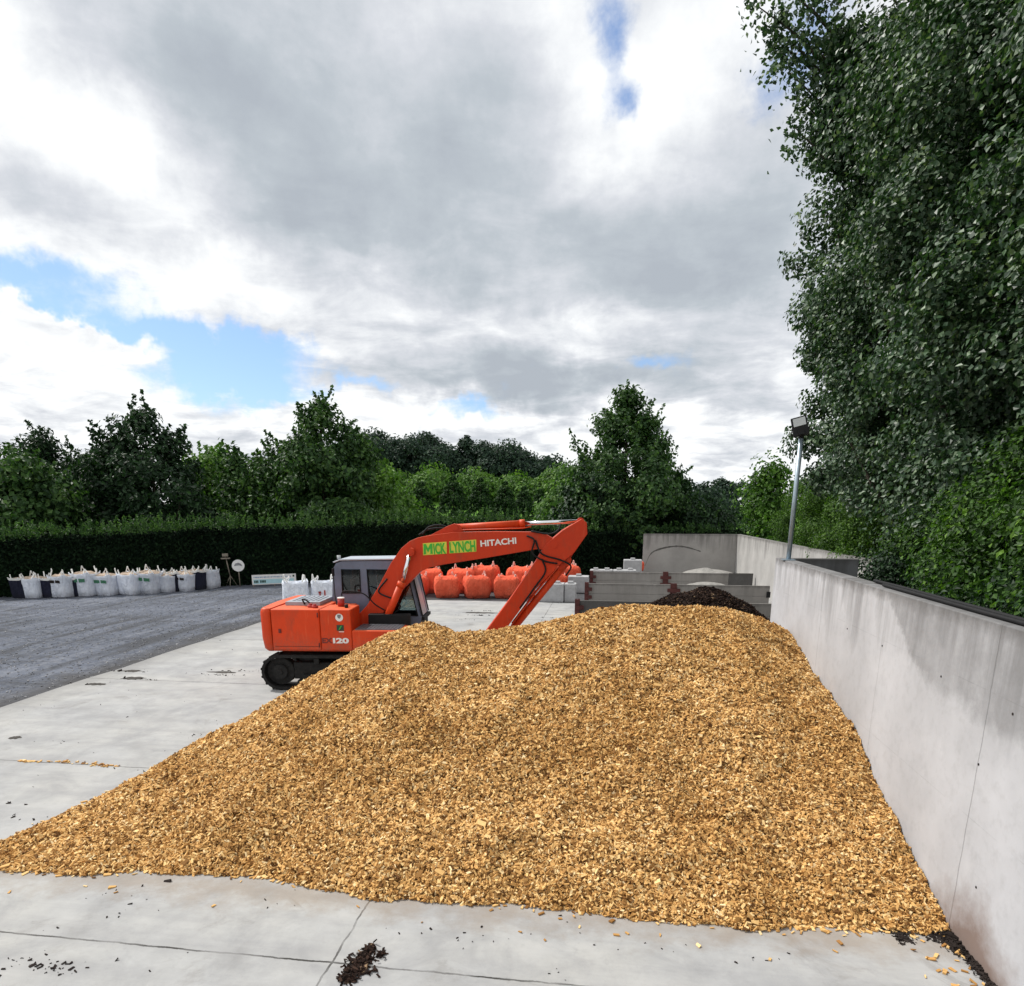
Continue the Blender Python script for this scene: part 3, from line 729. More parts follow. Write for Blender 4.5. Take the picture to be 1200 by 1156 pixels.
for a, b in zip(rings, rings[1:]):
    for i in range(len(pl)): 
        f = bm.faces.new((a[i], a[(i+1) % len(pl)], b[(i+1) % len(pl)], b[i])); f.smooth = i < len(pl)-1
bm.faces.new(rings[0][::-1]); bm.faces.new(rings[-1]); obj('counterweight', bm, M['orange'], ex)
bm = bmesh.new(); box(bm, -1.785, -.70, -1.235, -.6, .925, 1.845)
d1 = obj('engine_door', bm, M['orange'], ex, bevel=.03, seg=3)
bm = bmesh.new(); box(bm, -1.63, -1.57, -1.25, -1.236, 1.32, 1.41); tube(bm, [(-1.6, -1.25, 1.36), (-1.6, -1.262, 1.36)], .022, 10); obj('door_latch', bm, M['darkred'], d1)
for zz in (1.05, 1.72):
    bm = bmesh.new(); tube(bm, [(-.735, -1.243, zz-.05), (-.735, -1.243, zz+.05)], .014, 8); obj('hinge', bm, M['darkred'], d1)
bm = bmesh.new(); box(bm, -1.74, -.74, -1.2375, -1.2362, 1.012, 1.02); obj('panel_seam', bm, M['black'], d1)
bm = bmesh.new(); box(bm, -.692, .0, -1.235, -.42, .925, 1.845); d2 = obj('pump_cover', bm, M['orange'], ex, bevel=.03, seg=3)
bm = bmesh.new(); box(bm, -1.785, -.705, -.595, 1.23, 1.065, 1.838); hood = obj('engine_hood', bm, M['orange'], ex, bevel=.03, seg=3)
bm = bmesh.new(); box(bm, -.702, -.70+.001, -.41, .1, 1.065, 1.83); box(bm, -.70, -.2, -.41, .12, 1.065, 1.80); obj('tank_cover', bm, M['orange'], ex, bevel=.02)
bm = bmesh.new(); box(bm, -1.66, -.86, -.62, .55, 1.842, 1.93)
for k in range(6): box(bm, -1.55+k*.11, -1.50+k*.11, -.45, .4, 1.9305, 1.945)
hp = obj('hood_panel', bm, M['hoodgrey'], ex, bevel=.02)
bm = bmesh.new(); tube(bm, spline([(-1.2, -.64, 1.88), (-1.22, -.72, 2.0), (-1.1, -.78, 1.98), (-1.0, -.76, 1.86)], 5), .018, 6); obj('hood_handle', bm, M['black'], hp)
for xx, yy in ((-.86, -.98), (-.98, -.9)):
    bm = bmesh.new(); tube(bm, [(xx, yy, 1.84), (xx, yy, 1.90)], .07, 14); tube(bm, [(xx, yy, 1.90), (xx, yy, 1.93)], .035, 10); obj('filler_cap', bm, M['red'], ex)
bm = bmesh.new(); tube(bm, [(-.34, -.72, 1.84), (-.34, -.72, 2.02)], .075, 16); es = obj('exhaust_stack', bm, M['red'], ex)
bm = bmesh.new(); tube(bm, [(-.34, -.72, 2.021), (-.34, -.72, 2.05)], .08, 16); obj('exhaust_rim', bm, M['white'], es)
bm = bmesh.new(); tube(bm, [(-.16, -.95, 1.84), (-.16, -.95, 1.92)], .04, 10); obj('fuel_cap', bm, M['black'], ex)
# right hand step deck
bm = bmesh.new(); box(bm, .004, 1.12, -1.235, -.42, .925, 1.38); obj('tool_box', bm, M['orange'], ex, bevel=.03, seg=3)
bm = bmesh.new(); box(bm, .06, 1.05, -1.16, -.45, 1.383, 1.402)
for k in range(12): box(bm, .1+k*.08, .13+k*.08, -1.12, -.5, 1.4025, 1.41)
obj('tread_plate', bm, M['tread'], ex)
bm = bmesh.new(); box(bm, .18, 1.15, -.41, -.2, 1.07, 1.62); box(bm, .18, 1.15, .2, .27, 1.07, 1.62); obj('boom_bracket', bm, M['black'], ex, bevel=.02)
# cab
cb = bpy.data.objects.new('cab_pivot', None)
cab_prof = [(-.78, 1.07), (-.80, 1.9), (-.74, 2.62), (-.66, 2.74), (-.52, 2.79), (.72, 2.81), (1.0, 2.76), (1.10, 2.62), (1.30, 1.85), (1.34, 1.5), (1.28, 1.07)]
bpy.data.objects.remove(cb)
bm = bmesh.new()
def framed(bm, y0, y1, holes):
    pass
# side frames: thick plates with real window openings, built as strips between outline and opening
def side_plate(bm, y0, y1):
    zs = [1.07, 2.03, 2.60, 2.80]
    def xl(z): return float(np.interp(z, [1.07, 1.9, 2.62, 2.74, 2.80], [-.78, -.80, -.74, -.66, -.52]))
    def xr(z): return float(np.interp(z, [1.07, 1.5, 1.85, 2.62, 2.76, 2.81], [1.28, 1.34, 1.30, 1.10, 1.0, .72]))
    def quad(a, b, c, d): prism(bm, [a, b, c, d], y0, y1)
    prism(bm, [(xl(1.07), 1.07), (xr(1.07), 1.07), (xr(1.5), 1.5), (xl(1.5), 1.5)], y0, y1)
    prism(bm, [(xl(1.5), 1.5), (.02, 1.5), (-.02, 2.04), (xl(2.04), 2.04)], y0, y1)        # under rear window
    prism(bm, [(xl(2.04), 2.04), (-.54, 2.04), (-.54, 2.60), (xl(2.60), 2.60)], y0, y1)    # rear pillar
    prism(bm, [(-.10, 2.04), (-.02, 2.04), (.02, 2.60), (-.10, 2.60)], y0, y1)             # mid pillar
    prism(bm, [(.02, 1.5), (.12, 1.5), (.07, 2.04), (-.02, 2.04)], y0, y1)
    prism(bm, [(-.02, 2.04), (.07, 2.04), (.06, 2.60), (.02, 2.60)], y0, y1)
    prism(bm, [(xr(1.5)-.09, 1.5), (xr(1.5), 1.5), (xr(2.6), 2.60), (xr(2.6)-.09, 2.60)], y0, y1)
    prism(bm, [(xl(2.6), 2.60), (xr(2.6), 2.60), (1.0, 2.76), (.72, 2.805), (-.52, 2.79), (-.66, 2.74)], y0, y1)
side_plate(bm, .16, .20)
cabm = obj('cab', bm, M['cab'], ex)
bm = bmesh.new(); side_plate(bm, 1.12, 1.16); obj('far_side_frame', bm, M['cab'], cabm)
bm = bmesh.new()
prism(bm, [(-.70, 2.752), (-.56, 2.806), (.72, 2.826), (1.03, 2.772), (1.05, 2.80), (.74, 2.862), (-.56, 2.842), (-.73, 2.775)], .13, 1.19)
rf = obj('cab_roof', bm, M['cabroof'], cabm, bevel=.012)
bm = bmesh.new(); prism(bm, [(-.80, 1.07), (-.765, 1.07), (-.785, 1.9), (-.815, 1.9)], .203, 1.117); prism(bm, [(-.815, 1.9), (-.785, 1.9), (-.74, 2.3), (-.77, 2.3)], .203, 1.117); obj('cab_rear_panel', bm, M['cab'], cabm)
bm = bmesh.new(); prism(bm, [(-.77, 2.303), (-.755, 2.303), (-.71, 2.70), (-.725, 2.70)], .203, 1.117); obj('rear_window', bm, M['glassclear'], cabm)
for nm, pr in (('side_window', [(-.535, 2.045), (-.105, 2.045), (-.105, 2.595), (-.535, 2.595)]), ('door_window', [(.125, 1.505), (1.245, 1.505), (1.01, 2.595), (.075, 2.595)])):
    for yy in ((.172, .178), (1.137, 1.143)):
        bm = bmesh.new(); prism(bm, pr, *yy); g = obj(nm, bm, M['glassclear'] if 'glassclear' in M else M['glass'], cabm)
    bm = bmesh.new()
    p3 = [(x, .152, z) for x, z in pr]; tube(bm, p3+[p3[0]], .018, 6); obj('window_seal', bm, M['black'], g)
bm = bmesh.new(); prism(bm, [(1.335, 1.5), (1.35, 1.5), (1.115, 2.62), (1.10, 2.62)], .24, 1.08); obj('windscreen', bm, M['screen'], cabm)
for yy in ((.16, .235), (1.085, 1.16)):
    bm = bmesh.new(); prism(bm, [(1.31, 1.5), (1.365, 1.5), (1.13, 2.64), (1.07, 2.64)], *yy); obj('front_pillar', bm, M['black'], cabm)
bm = bmesh.new(); box(bm, 1.28, 1.40, .17, 1.18, 1.40, 1.47); box(bm, 1.24, 1.33, .17, 1.15, 1.08, 1.40); obj('front_step', bm, M['black'], cabm)
bm = bmesh.new(); box(bm, -.35, .15, .42, .88, 1.55, 1.68); box(bm, -.42, -.30, .42, .88, 1.68, 2.35); box(bm, -.40, -.33, .52, .78, 2.36, 2.55); obj('seat', bm, M['seat'], cabm, bevel=.03)
bm = bmesh.new(); box(bm, -.7, 1.25, .22, 1.1, 1.08, 1.2); obj('cab_floor', bm, M['black'], cabm)
bm = bmesh.new(); tube(bm, [(-.62, .3, 2.84), (-.62, .3, 2.92)], .045, 12); obj('beacon', bm, M['lens'], cabm)
bm = bmesh.new(); tube(bm, spline([(-.50, -.5, 1.84), (-.58, -.35, 2.05), (-.66, -.1, 2.38), (-.68, -.05, 2.62)], 6), .014, 6); box(bm, -.70, -.67, -.08, .04, 2.46, 2.64); obj('mirror', bm, M['black'], ex)
bm = bmesh.new(); tube(bm, spline([(-.36, -.42, 1.84), (-.40, -.42, 2.08), (-.30, -.42, 2.16), (.1, -.42, 2.10), (.35, -.38, 1.85), (.55, -.30, 1.7)], 6), .016, 6); obj('hose', bm, M['black'], ex)
# boom
boom = [(-.16, 1.50), (-.06, 1.62), (.11, 1.79), (.39, 2.21), (.72, 2.78), (.97, 3.11), (1.17, 3.27), (1.36, 3.35), (1.6, 3.40), (2.16, 3.47), (3.13, 3.49), (4.0, 3.48), (4.30, 3.42), (4.52, 3.30), (4.58, 3.14), (4.43, 3.04),
        (4.1, 3.10), (2.93, 2.90), (1.94, 2.745), (1.6, 2.67), (1.40, 2.58), (1.24, 2.43), (.93, 2.14), (.44, 1.56), (.22, 1.34), (.05, 1.28), (-.12, 1.36)]
bm = bmesh.new(); prism(bm, boom, -.18, .18); bo = obj('boom', bm, M['boomorange'], ex, bevel=.012)
bm = bmesh.new(); prism(bm, [(1.62, 3.395), (2.16, 3.462), (2.42, 3.47), (2.32, 3.63), (2.18, 3.66), (2.02, 3.60)], -.09, .09); obj('cylinder_bracket', bm, M['boomorange'], bo, bevel=.01)
for pa in ((1.22, 3.05, -.38, .38, .06, 20), (4.47, 3.2, -.23, .23, .08, 18), (2.22, 3.57, -.12, .12, .06, 16)):
    bm = bmesh.new(); cyl_y(bm, *pa); obj('pin', bm, M['boomorange'], bo)
def cylinder(name, a, b, c, r1, r2, y, parent):
    bm = bmesh.new(); a, b, c = [Vector((p[0], y, p[1])) for p in (a, b, c)]
    dv = (b-a).normalized()
    tube(bm, [a, b], r1, 20); tube(bm, [b-dv*.10, b+dv*.025], r1*1.18, 20)
    tube(bm, [a+Vector((0, -.08, 0)), a+Vector((0, .08, 0))], r1*1.1, 16)
    o = obj(name, bm, M['orange'], parent)
    bm = bmesh.new(); tube(bm, [b, c-dv*r2*1.3], r2, 16); rd = obj('rod', bm, M['chrome'], o)
    bm = bmesh.new(); tube(bm, [c+Vector((0, -.068, 0)), c+Vector((0, .068, 0))], r2*1.8, 16); obj('rod_eye', bm, M['boomorange'], o); return o
for y in (-.30, .30): cylinder('boom_cylinder', (.52, 1.36), (.98, 2.33), (1.22, 3.04), .085, .048, y, ex)
cylinder('arm_cylinder', (2.22, 3.57), (3.78, 3.665), (5.07, 3.715), .078, .045, 0, ex)
bm = bmesh.new(); tube(bm, [(2.35, -.11, 3.52), (3.75, -.11, 3.56), (3.95, -.12, 3.60)], .016, 6); obj('oil_pipe', bm, M['orange'], bo)
# arm
arm = [(5.08, 3.77), (5.20, 3.69), (5.22, 3.44), (4.93, 3.02), (4.64, 2.78), (4.03, 2.16), (3.58, 1.54), (3.05, .80), (2.70, .44), (2.52, .50), (2.50, .64), (2.95, 1.27), (3.51, 2.02), (4.08, 2.86), (4.17, 3.02), (4.30, 3.22), (4.66, 3.52)]
bm = bmesh.new(); prism(bm, arm, -.205, .205); am = obj('arm', bm, M['boomorange'], ex, bevel=.012)
bm = bmesh.new(); prism(bm, [(4.70, 2.94), (4.92, 3.0), (4.72, 2.66), (4.55, 2.6)], -.1, .1); cyl_y(bm, 4.82, 2.86, -.13, .13, .06, 14); obj('cylinder_bracket', bm, M['boomorange'], am)
cylinder('bucket_cylinder', (4.78, 2.80), (3.46, 1.14), (3.18, .76), .085, .045, 0, ex)
bm = bmesh.new(); 
for y in (-.16, .16): tube(bm, [(4.55, y, 2.70), (4.06, y, 2.10), (3.5, y, 1.34)], .018, 6)
obj('oil_pipe', bm, M['orange'], am)
# bucket and linkage, resting behind the heap
bm = bmesh.new(); prism(bm, [(3.15, .78), (3.26, .70), (2.98, .36), (2.88, .42)], -.13, -.09); prism(bm, [(3.15, .78), (3.26, .70), (2.98, .36), (2.88, .42)], .09, .13); obj('bucket_link', bm, M['black'], ex)
bm = bmesh.new()
outer = [(2.55, .62), (2.92, .44), (2.96, .26), (2.72, .06), (2.35, .02), (1.95, .10), (1.78, .22)]
inner = [(2.52, .57), (2.87, .41), (2.90, .28), (2.70, .11), (2.36, .07), (1.98, .14), (1.80, .24)]
prism(bm, outer+inner[::-1], -.45, .45)
prism(bm, outer, -.48, -.452); prism(bm, outer, .452, .48)
for k in range(5): prism(bm, [(1.80, .20), (1.80, .25), (1.62, .31)], -.45+k*.2125-.04, -.45+k*.2125+.04)
obj('bucket', bm, M['trackm'], ex)
# hoses at the boom tip, and on its back
for pts in ([(3.85, -.20, 3.40), (4.02, -.25, 3.30), (3.98, -.26, 3.02), (4.25, -.25, 2.84), (4.55, -.24, 2.78)],
            [(3.95, -.2, 3.50), (4.35, -.26, 3.44), (4.55, -.27, 3.52), (4.62, -.22, 3.66)],
            [(4.05, -.2, 3.3), (4.15, -.27, 3.05), (4.3, -.27, 2.95), (4.62, -.24, 2.86), (4.86, -.22, 2.72), (4.75, -.2, 2.5)],
            [(4.2, -.22, 2.88), (4.28, -.24, 2.6), (4.05, -.23, 2.25), (3.7, -.22, 1.75)],
            [(1.45, -.05, 3.42), (1.6, -.05, 3.58), (1.85, -.05, 3.63), (2.08, -.05, 3.56), (2.25, -.05, 3.5)],
            [(1.35, .06, 3.40), (1.55, .06, 3.52), (1.9, .06, 3.56), (2.2, .06, 3.48)],
            [(.62, -.2, 2.42), (.42, -.24, 2.12), (.75, -.26, 1.95), (.9, -.22, 1.75), (.55, -.2, 1.5)]):
    bm = bmesh.new(); tube(bm, spline(pts, 7), .020, 7); obj('hose', bm, M['black'], ex)
# lettering
def text(s, x, z, size, y, m, parent, name, rot=0, sx=1, off=0, th=.003, shear=0):
    cu = bpy.data.curves.new('lettering', 'FONT'); cu.body = s; cu.size = size; cu.offset = off; cu.extrude = th; cu.shear = shear
    cu.resolution_u = 4
    to = bpy.data.objects.new('lettering', cu); C.objects.link(to); bpy.context.view_layer.update()
    me = bpy.data.meshes.new_from_object(to.evaluated_get(bpy.context.evaluated_depsgraph_get()))
    bpy.data.objects.remove(to)
    me.transform(Matrix.Translation((x, y, z)) @ Matrix.Rotation(-R(rot), 4, 'Y') @ Matrix.Rotation(R(90), 4, 'X') @ Matrix.Diagonal((sx, 1, 1, 1)))
    me.materials.clear(); me.materials.append(m)
    o = bpy.data.objects.new(name, me); C.objects.link(o); o.parent = parent; return o
def width(o): 
    xs = [v.co.x for v in o.data.vertices]; return min(xs), max(xs)
def fit_text(s, x0, x1, z, size, y, m, parent, name, rot=0, off=0, th=.003):
    o = text(s, 0, 0, size, 0, m, parent, name, 0, 1, off, th); a, b = width(o); sx = (x1-x0)/(b-a); bpy.data.objects.remove(o)
    return text(s, x0-a*sx, z, size, y, m, parent, name, rot, sx, off, th)
bm = bmesh.new()
for a, b in ((1.475, 2.02), (2.08, 2.70)):
    rz = R(4); prism(bm, [(a, 2.955+(a-1.475)*.07), (b, 2.955+(b-1.475)*.07), (b, 3.225+(b-1.475)*.07), (a, 3.225+(a-1.475)*.07)], -.1845, -.1815)
fit = obj('letter_backing', bm, M['yellow'], bo)
bm = bmesh.new(); prism(bm, [(1.49+.205*a, 2.978+.228*b+.0143*a) for a, b in ((0, 0), (0, 1), (.26, 1), (.5, .56), (.74, 1), (1, 1), (1, 0), (.75, 0), (.75, .56), (.5, .14), (.25, .56), (.25, 0))], -.191, -.185)
obj('lettering', bm, M['green'], bo)
fit_text('ICK', 1.725, 2.01, 2.985, .325, -.188, M['green'], bo, 'lettering', 4, .012)
fit_text('LYNCH', 2.095, 2.685, 3.017, .325, -.188, M['green'], bo, 'lettering', 4, .011)
fit_text('HITACHI', 2.80, 3.62, 3.155, .185, -.185, M['white'], bo, 'lettering', 5, .006)
fit_text('EX', -.67, -.44, 1.10, .155, -1.239, M['darkred'], d2, 'lettering', 0, .005)
fit_text('1', -.425, -.375, 1.10, .155, -1.239, M['white'], d2, 'lettering', 0, .007)
fit_text('20', -.355, -.07, 1.10, .155, -1.239, M['white'], d2, 'lettering', 0, .007)
bm = bmesh.new(); disc_y(bm, -.255, 1.67, -1.2365, .085); em = obj('emblem', bm, M['white'], d2)
bm = bmesh.new(); prism(bm, [(-.295, 1.735), (-.215, 1.735), (-.215, 1.685), (-.235, 1.655), (-.255, 1.645), (-.275, 1.655), (-.295, 1.685)], -1.2425, -1.241); obj('emblem_shield', bm, M['stone'], em)
bm = bmesh.new(); box(bm, -.325, -.165, -1.2405, -1.2365, 1.375, 1.505); em = obj('square_decal', bm, M['darkgreen'], d2)
bm = bmesh.new(); prism(bm, [(-.285, 1.40), (-.26, 1.40), (-.205, 1.485), (-.23, 1.485)], -1.2425, -1.241); obj('decal_stripe', bm, M['green'], em)
bm = bmesh.new(); box(bm, -.28, -.165, -1.2405, -1.2365, 1.345, 1.36); obj('decal_line', bm, M['white'], em)

# ------------------------------------------------------------------ bulk bags
def superring(r, e, n=28):
    out = []
    for k in range(n):
        a = 2*math.pi*k/n; c, s = math.cos(a), math.sin(a)
        out.append((r*math.copysign(abs(c)**e, c), r*math.copysign(abs(s)**e, s)))
    return out
def bag_mesh(seed, kind):
    rs = random.Random(seed); bm = bmesh.new()
    if kind == 'red': lev = [(0, .40, .36), (.03, .45, .36), (.25, .50, .33), (.55, .515, .32), (.78, .50, .30), (.90, .475, .30), (.985, .41, .36), (1.03, .25, .6), (.98, .10, 1)]
    elif kind == 'slack': lev = [(0, .42, .4), (.03, .47, .4), (.3, .49, .42), (.6, .48, .42), (.85, .455, .4), (1.0, .47, .36), (1.0, .455, .36), (.86, .44, .4), (.84, .2, .6), (.85, .02, 1)]
    else: lev = [(0, .38, .38), (.03, .42, .38), (.3, .455, .4), (.6, .47, .4), (.85, .48, .38), (1.0, .50, .34), (1.0, .485, .34), (.9, .45, .38)]
    rings = []; n = 28
    for li, (z, r, e) in enumerate(lev):
        ring = []
        for k, (x, y) in enumerate(superring(r, e, n)):
            w = .012*rs.gauss(0, 1); sag = (.045*math.cos(4*2*math.pi*k/n + math.pi)) if .9 < z and kind != 'red' else (.04*math.cos(4*2*math.pi*k/n + math.pi)*(r/.45) if z > .85 else 0)
            ring.append(bm.verts.new((x*(1+w), y*(1+w), z+sag+ (rs.gauss(0, .008) if z > .05 else 0))))
        rings.append(ring)
    for a, b in zip(rings, rings[1:]):
        for k in range(n):
            f = bm.faces.new((a[k], a[(k+1) % n], b[(k+1) % n], b[k])); f.smooth = True
    bm.faces.new(rings[0][::-1]); bm.faces.new(rings[-1])
    return bm
def make_bag(kind, label, seed, fill=True, print_=None, hscale=1.0):
    cat = 'bulk bag'
    nm = {'white': 'bulk_bag', 'black': 'bulk_bag', 'slack': 'bulk_bag', 'red': 'bulk_bag'}[kind]
    t = thing(nm, label, cat)
    mb = {'white': M['bagwhite'], 'slack': M['bagwhite'], 'black': M['bagblack'], 'red': M['bagred']}[kind]
    obj('sack', bag_mesh(seed, kind), mb, t, True)
    rs = random.Random(seed+50)
    if kind in ('white', 'black') and fill:
        bm = bmesh.new(); n = 20; rr = []
        for z, r in ((.88, .455), (.97, .40), (1.03, .25), (1.06, .05)):
            rr.append([bm.verts.new((x*(1+rs.gauss(0, .06)), y*(1+rs.gauss(0, .06)), z+rs.gauss(0, .02))) for x, y in superring(r, .45, n)])
        for a, b in zip(rr, rr[1:]):
            for k in range(n): bm.faces.new((a[k], a[(k+1) % n], b[(k+1) % n], b[k]))
        bm.faces.new(rr[-1]); obj('contents', bm, M['logs'], t)
    if kind == 'black':
        bm = bmesh.new(); rr = []
        for z, r in ((.93, .50), (1.04, .515), (1.04, .49), (.95, .485)): rr.append([bm.verts.new((x, y, z+.03*math.cos(8*math.pi*k/28+math.pi))) for k, (x, y) in enumerate(superring(r, .34, 28))])
        for a, b in zip(rr, rr[1:]):
            for k in range(28): bm.faces.new((a[k], a[(k+1) % 28], b[(k+1) % 28], b[k]))
        obj('white_rim', bm, M['loop'], t)
    for sx in (-1, 1):
        for sy in (-1, 1):
            bm = bmesh.new(); q = .40 if kind != 'red' else .36; z0 = .98 if kind != 'red' else .88
            h = rs.uniform(.16, .32); lx, ly = rs.uniform(-.10, .10), rs.uniform(-.08, .08)
            a = Vector((sx*q, sy*(q-.14), z0)); b = Vector((sx*(q-.14), sy*q, z0)); m = (a+b)/2 + Vector((lx, ly, h))
            tube(bm, spline([a, a.lerp(m, .75)+Vector((lx*.3, ly*.3, .0)), m, b.lerp(m, .75)+Vector((lx*.3, ly*.3, .0)), b], 5), .026, 6)
            obj('lifting_loop', bm, M['redloop'] if kind == 'red' else M['loop'], t)
    if print_:
        bm = bmesh.new()
        z1, z2, hw = (.62, .78, .33) if print_ == 'green' else (.66, .80, .26)
        for k in range(9):            # soft broken strokes, not readable in the photograph either
            x = -hw + k*2*hw/9
            if k == 4: continue
            box(bm, x+.003, x+2*hw/9-.005, -.502, -.474, z1+rs.uniform(0, .02), z2-rs.uniform(0, .02))
        obj('print', bm, M['printgreen'] if print_ == 'green' else M['crumb'], t)
    return t
def dup(root, label, loc, rz, s=(1, 1, 1)):
    r = root.copy(); C.objects.link(r); r['label'] = label
    for ch in list(root.children):
        c = ch.copy(); C.objects.link(c); c.parent = r
    r.location = loc; r.rotation_euler = (0, 0, rz); r.scale = s; return r
protos = {}
def place_bag(kind, px, py, label, group, rz, s=1.0, print_=None, seed=1, fill=True, loc=None, hz=1.0):
    key = (kind, print_, seed, fill)
    x, y = loc if loc else ground(px, py)
    d = math.hypot(x, y); 
    if not loc: x, y = x*(1+.46*s/d), y*(1+.46*s/d)      # the pixel is the front foot of the bag
    if key in protos: o = dup(protos[key], label, (x, y, .0), rz, (s, s, s*hz))
    else:
        o = make_bag(kind, label, seed, fill, print_); protos[key] = o; o.location = (x, y, 0); o.rotation_euler = (0, 0, rz); o.scale = (s, s, s*hz)
    o['group'] = group; return o
GW = 'bulk bags lined up before the hedge'
row = [('black', 29, 701.5, None, 'black bulk bag at the far left end of the white bag row'),
       ('white', 43, 701.5, None, 'plain white bulk bag at the left end of the row by the hedge'),
       ('black', 60, 700.8, None, 'black bulk bag between the two leftmost white bags'),
       ('white', 76, 701, 'dark', 'white bulk bag with small dark print near the left of the row'),
       ('black', 91, 699.5, None, 'black bulk bag second from the left among gaps between white bags'),
       ('white', 104, 699.5, 'green', 'leftmost white bulk bag with a wide green print'),
       ('white', 128, 698.6, 'green', 'middle white bulk bag with a wide green print'),
       ('white', 154, 697.5, None, 'plain white bulk bag in the middle of the row, between two green printed bags'),
       ('white', 177, 696.3, 'green', 'rightmost white bulk bag with a wide green print'),
       ('white', 195, 695, None, 'plain white bulk bag right of the last green printed bag'),
       ('black', 206, 693.6, None, 'black bulk bag right of the middle, left of a dark printed white bag'),
       ('white', 217.5, 693.4, 'dark', 'white bulk bag with small dark print near the right end of the row'),
       ('black', 231, 692, None, 'black bulk bag beside the last white bag of the row'),
       ('slack', 245, 690.2, None, 'plain white bulk bag closing the right end of the row')]
for i, (k, px, py, pr, lab) in enumerate(row):
    x, y = ground(px, py); face = math.atan2(-x, y)
    place_bag(k, px, py, lab, GW, face*.9+rnd.uniform(-.06, .06), {'black': .90}.get(k, .99)*rnd.uniform(.94, 1.05), pr, 10+i % 3 if k == 'white' else 3, hz=rnd.uniform(.9, 1.08)).rotation_euler[:2] = (rnd.uniform(-.05, .05), rnd.uniform(-.02, .09))
back = [(50, 697, 'first'), (70, 696.5, 'second'), (97, 695, 'third'), (117, 694, 'fourth'), (141, 693, 'fifth'), (166, 692, 'sixth'), (187, 691, 'seventh')]
for i, (px, py, w_) in enumerate(back):
    x, y = ground(px, py); d = math.hypot(x, y)
    o = place_bag('white', px, py, 'white bulk bag behind the front row by the hedge, %s from the left' % w_, 'white bulk bags hidden behind the front row', math.atan2(-x, y)+rnd.uniform(-.1, .1), .98, None, 11, True)
    o.location.x += x/d*.55; o.location.y += y/d*.55
GB = 'white bulk bags behind the excavator'
place_bag('slack', 348, 712.5, 'white bulk bag with slack loops behind the excavator tail', GB, .42, 1.12, None, 20, True, None, .95)
b2 = place_bag('slack', 381, 711, 'white bulk bag with red print beside the excavator cab', GB, .36, 1.10, None, 20, True, None, .95)
bm = bmesh.new()
for x, z0, z1 in ((-.16, .30, .62), (-.22, .3, .36), (.02, .3, .66), (.09, .3, .36), (-.19, .55, .62)): box(bm, x, x+.05 if z1-z0 > .1 else x+.1, -.51, -.475, z0, z1)
obj('print', bm, M['red'], b2)
GR = 'red bulk bags behind the concrete slab'
reds = [(488, 699.5, 1.02, 'front'), (524, 701.5, 1.06, 'f'), (559, 702, 1.08, 'f'), (594, 702, 1.08, 'f'), (625, 701, 1.06, 'f'), (652, 694, .9, 'f')]
rl = ['front row red bulk bag right behind the excavator cab windscreen', 'plump front row red bulk bag under the boom lettering, left of three', 'front row red bulk bag under the boom, middle of three',
      'front row red bulk bag under the boom, right of three', 'front row red bulk bag partly behind the digger arm', 'red bulk bag right of the digger arm behind the blocks']
for i, (px, py, s, _) in enumerate(reds): place_bag('red', px, py, rl[i], GR, .15+rnd.uniform(-.25, .25), s*1.10, None, 30+i % 2, True, None, .82)
rb = [(505, 696, 1.08), (541, 696, 1.08), (569, 694, 1.16), (610, 695, 1.14), (638, 694, 1.12), (664, 691, 1.1)]
rbl = ['back row red bulk bag peeping out left of the three front ones', 'back row red bulk bag between the left and middle front ones', 'back row red bulk bag standing tallest between the middle and right front ones',
       'back row red bulk bag with pale loops just left of the digger arm', 'back row red bulk bag largely hidden by the digger arm', 'back row red bulk bag at the right end beside the concrete blocks']
for i, (px, py, s) in enumerate(rb):
    place_bag('red', px, py, rbl[i], GR, .15+rnd.uniform(-.3, .3), s*1.14, None, 30+(i+1) % 2, True, None, .92)
o = place_bag('red', 0, 0, 'small red bulk bag left of the back wall, beyond the bay dividers', GR, .3, .52, None, 30, True, (1.75, 40.5)); o.location.z = .55
bm = bmesh.new(); box(bm, 1.45, 1.95, 40.2, 40.95, .0, .55); tag(obj('concrete_block', bm, M['block'], None, bevel=.03), 'low pale block under the small red bag', 'concrete block', 'pale precast blocks beside the storage bays')

# ------------------------------------------------------------------ banner, tripod and round sign
x0, y0 = ground(296, 688); x1, y1 = ground(347.5, 685.8)
bL = math.hypot(x1-x0, y1-y0); ba = math.atan2(y1-y0, x1-x0)
bn = thing('banner', 'long low white banner with pale blue print standing before the hedge', 'banner', (x0, y0, 0), ba)
bm = bmesh.new(); box(bm, 0, bL, -.015, .015, .10, .62); obj('banner_board', bm, M['white'], bn)
bm = bmesh.new(); box(bm, .07, bL-.12, -.021, -.016, .15, .38); obj('print_band', bm, M['cyan'], bn)
bm = bmesh.new()
for k in range(26):
    x = .1+k*(bL-.35)/26; box(bm, x, x+rnd.uniform(.03, .06), -.021, -.016, .455+rnd.uniform(0, .015), .52)
obj('small_print', bm, mat_simple('blue_print', (.16, .26, .42), .6), bn)
bm = bmesh.new()
for k in range(8):
    if k == 3: continue
    box(bm, .1+k*.075, .16+k*.075, -.025, -.0215, .20, .33)
obj('large_print', bm, M['darkgreen'], bn)
bm = bmesh.new(); box(bm, bL-.17, bL-.08, -.021, -.016, .46, .56); obj('corner_mark', bm, M['darkgreen'], bn)
bm = bmesh.new()
for x in (.06, bL/2, bL-.06): box(bm, x-.03, x+.03, .017, .06, 0, .62)
obj('stake', bm, M['timber'], bn)
x, y = ground(271, 687)
tr = thing('tripod_stand', 'spindly tripod holding a small box light before the dark hedge', 'tripod', (x, y, 0), .5)
bm = bmesh.new(); tube(bm, [(-.12, 0, 1.45), (0, 0, .5)], .03, 8); obj('mast', bm, M['timber'], tr)
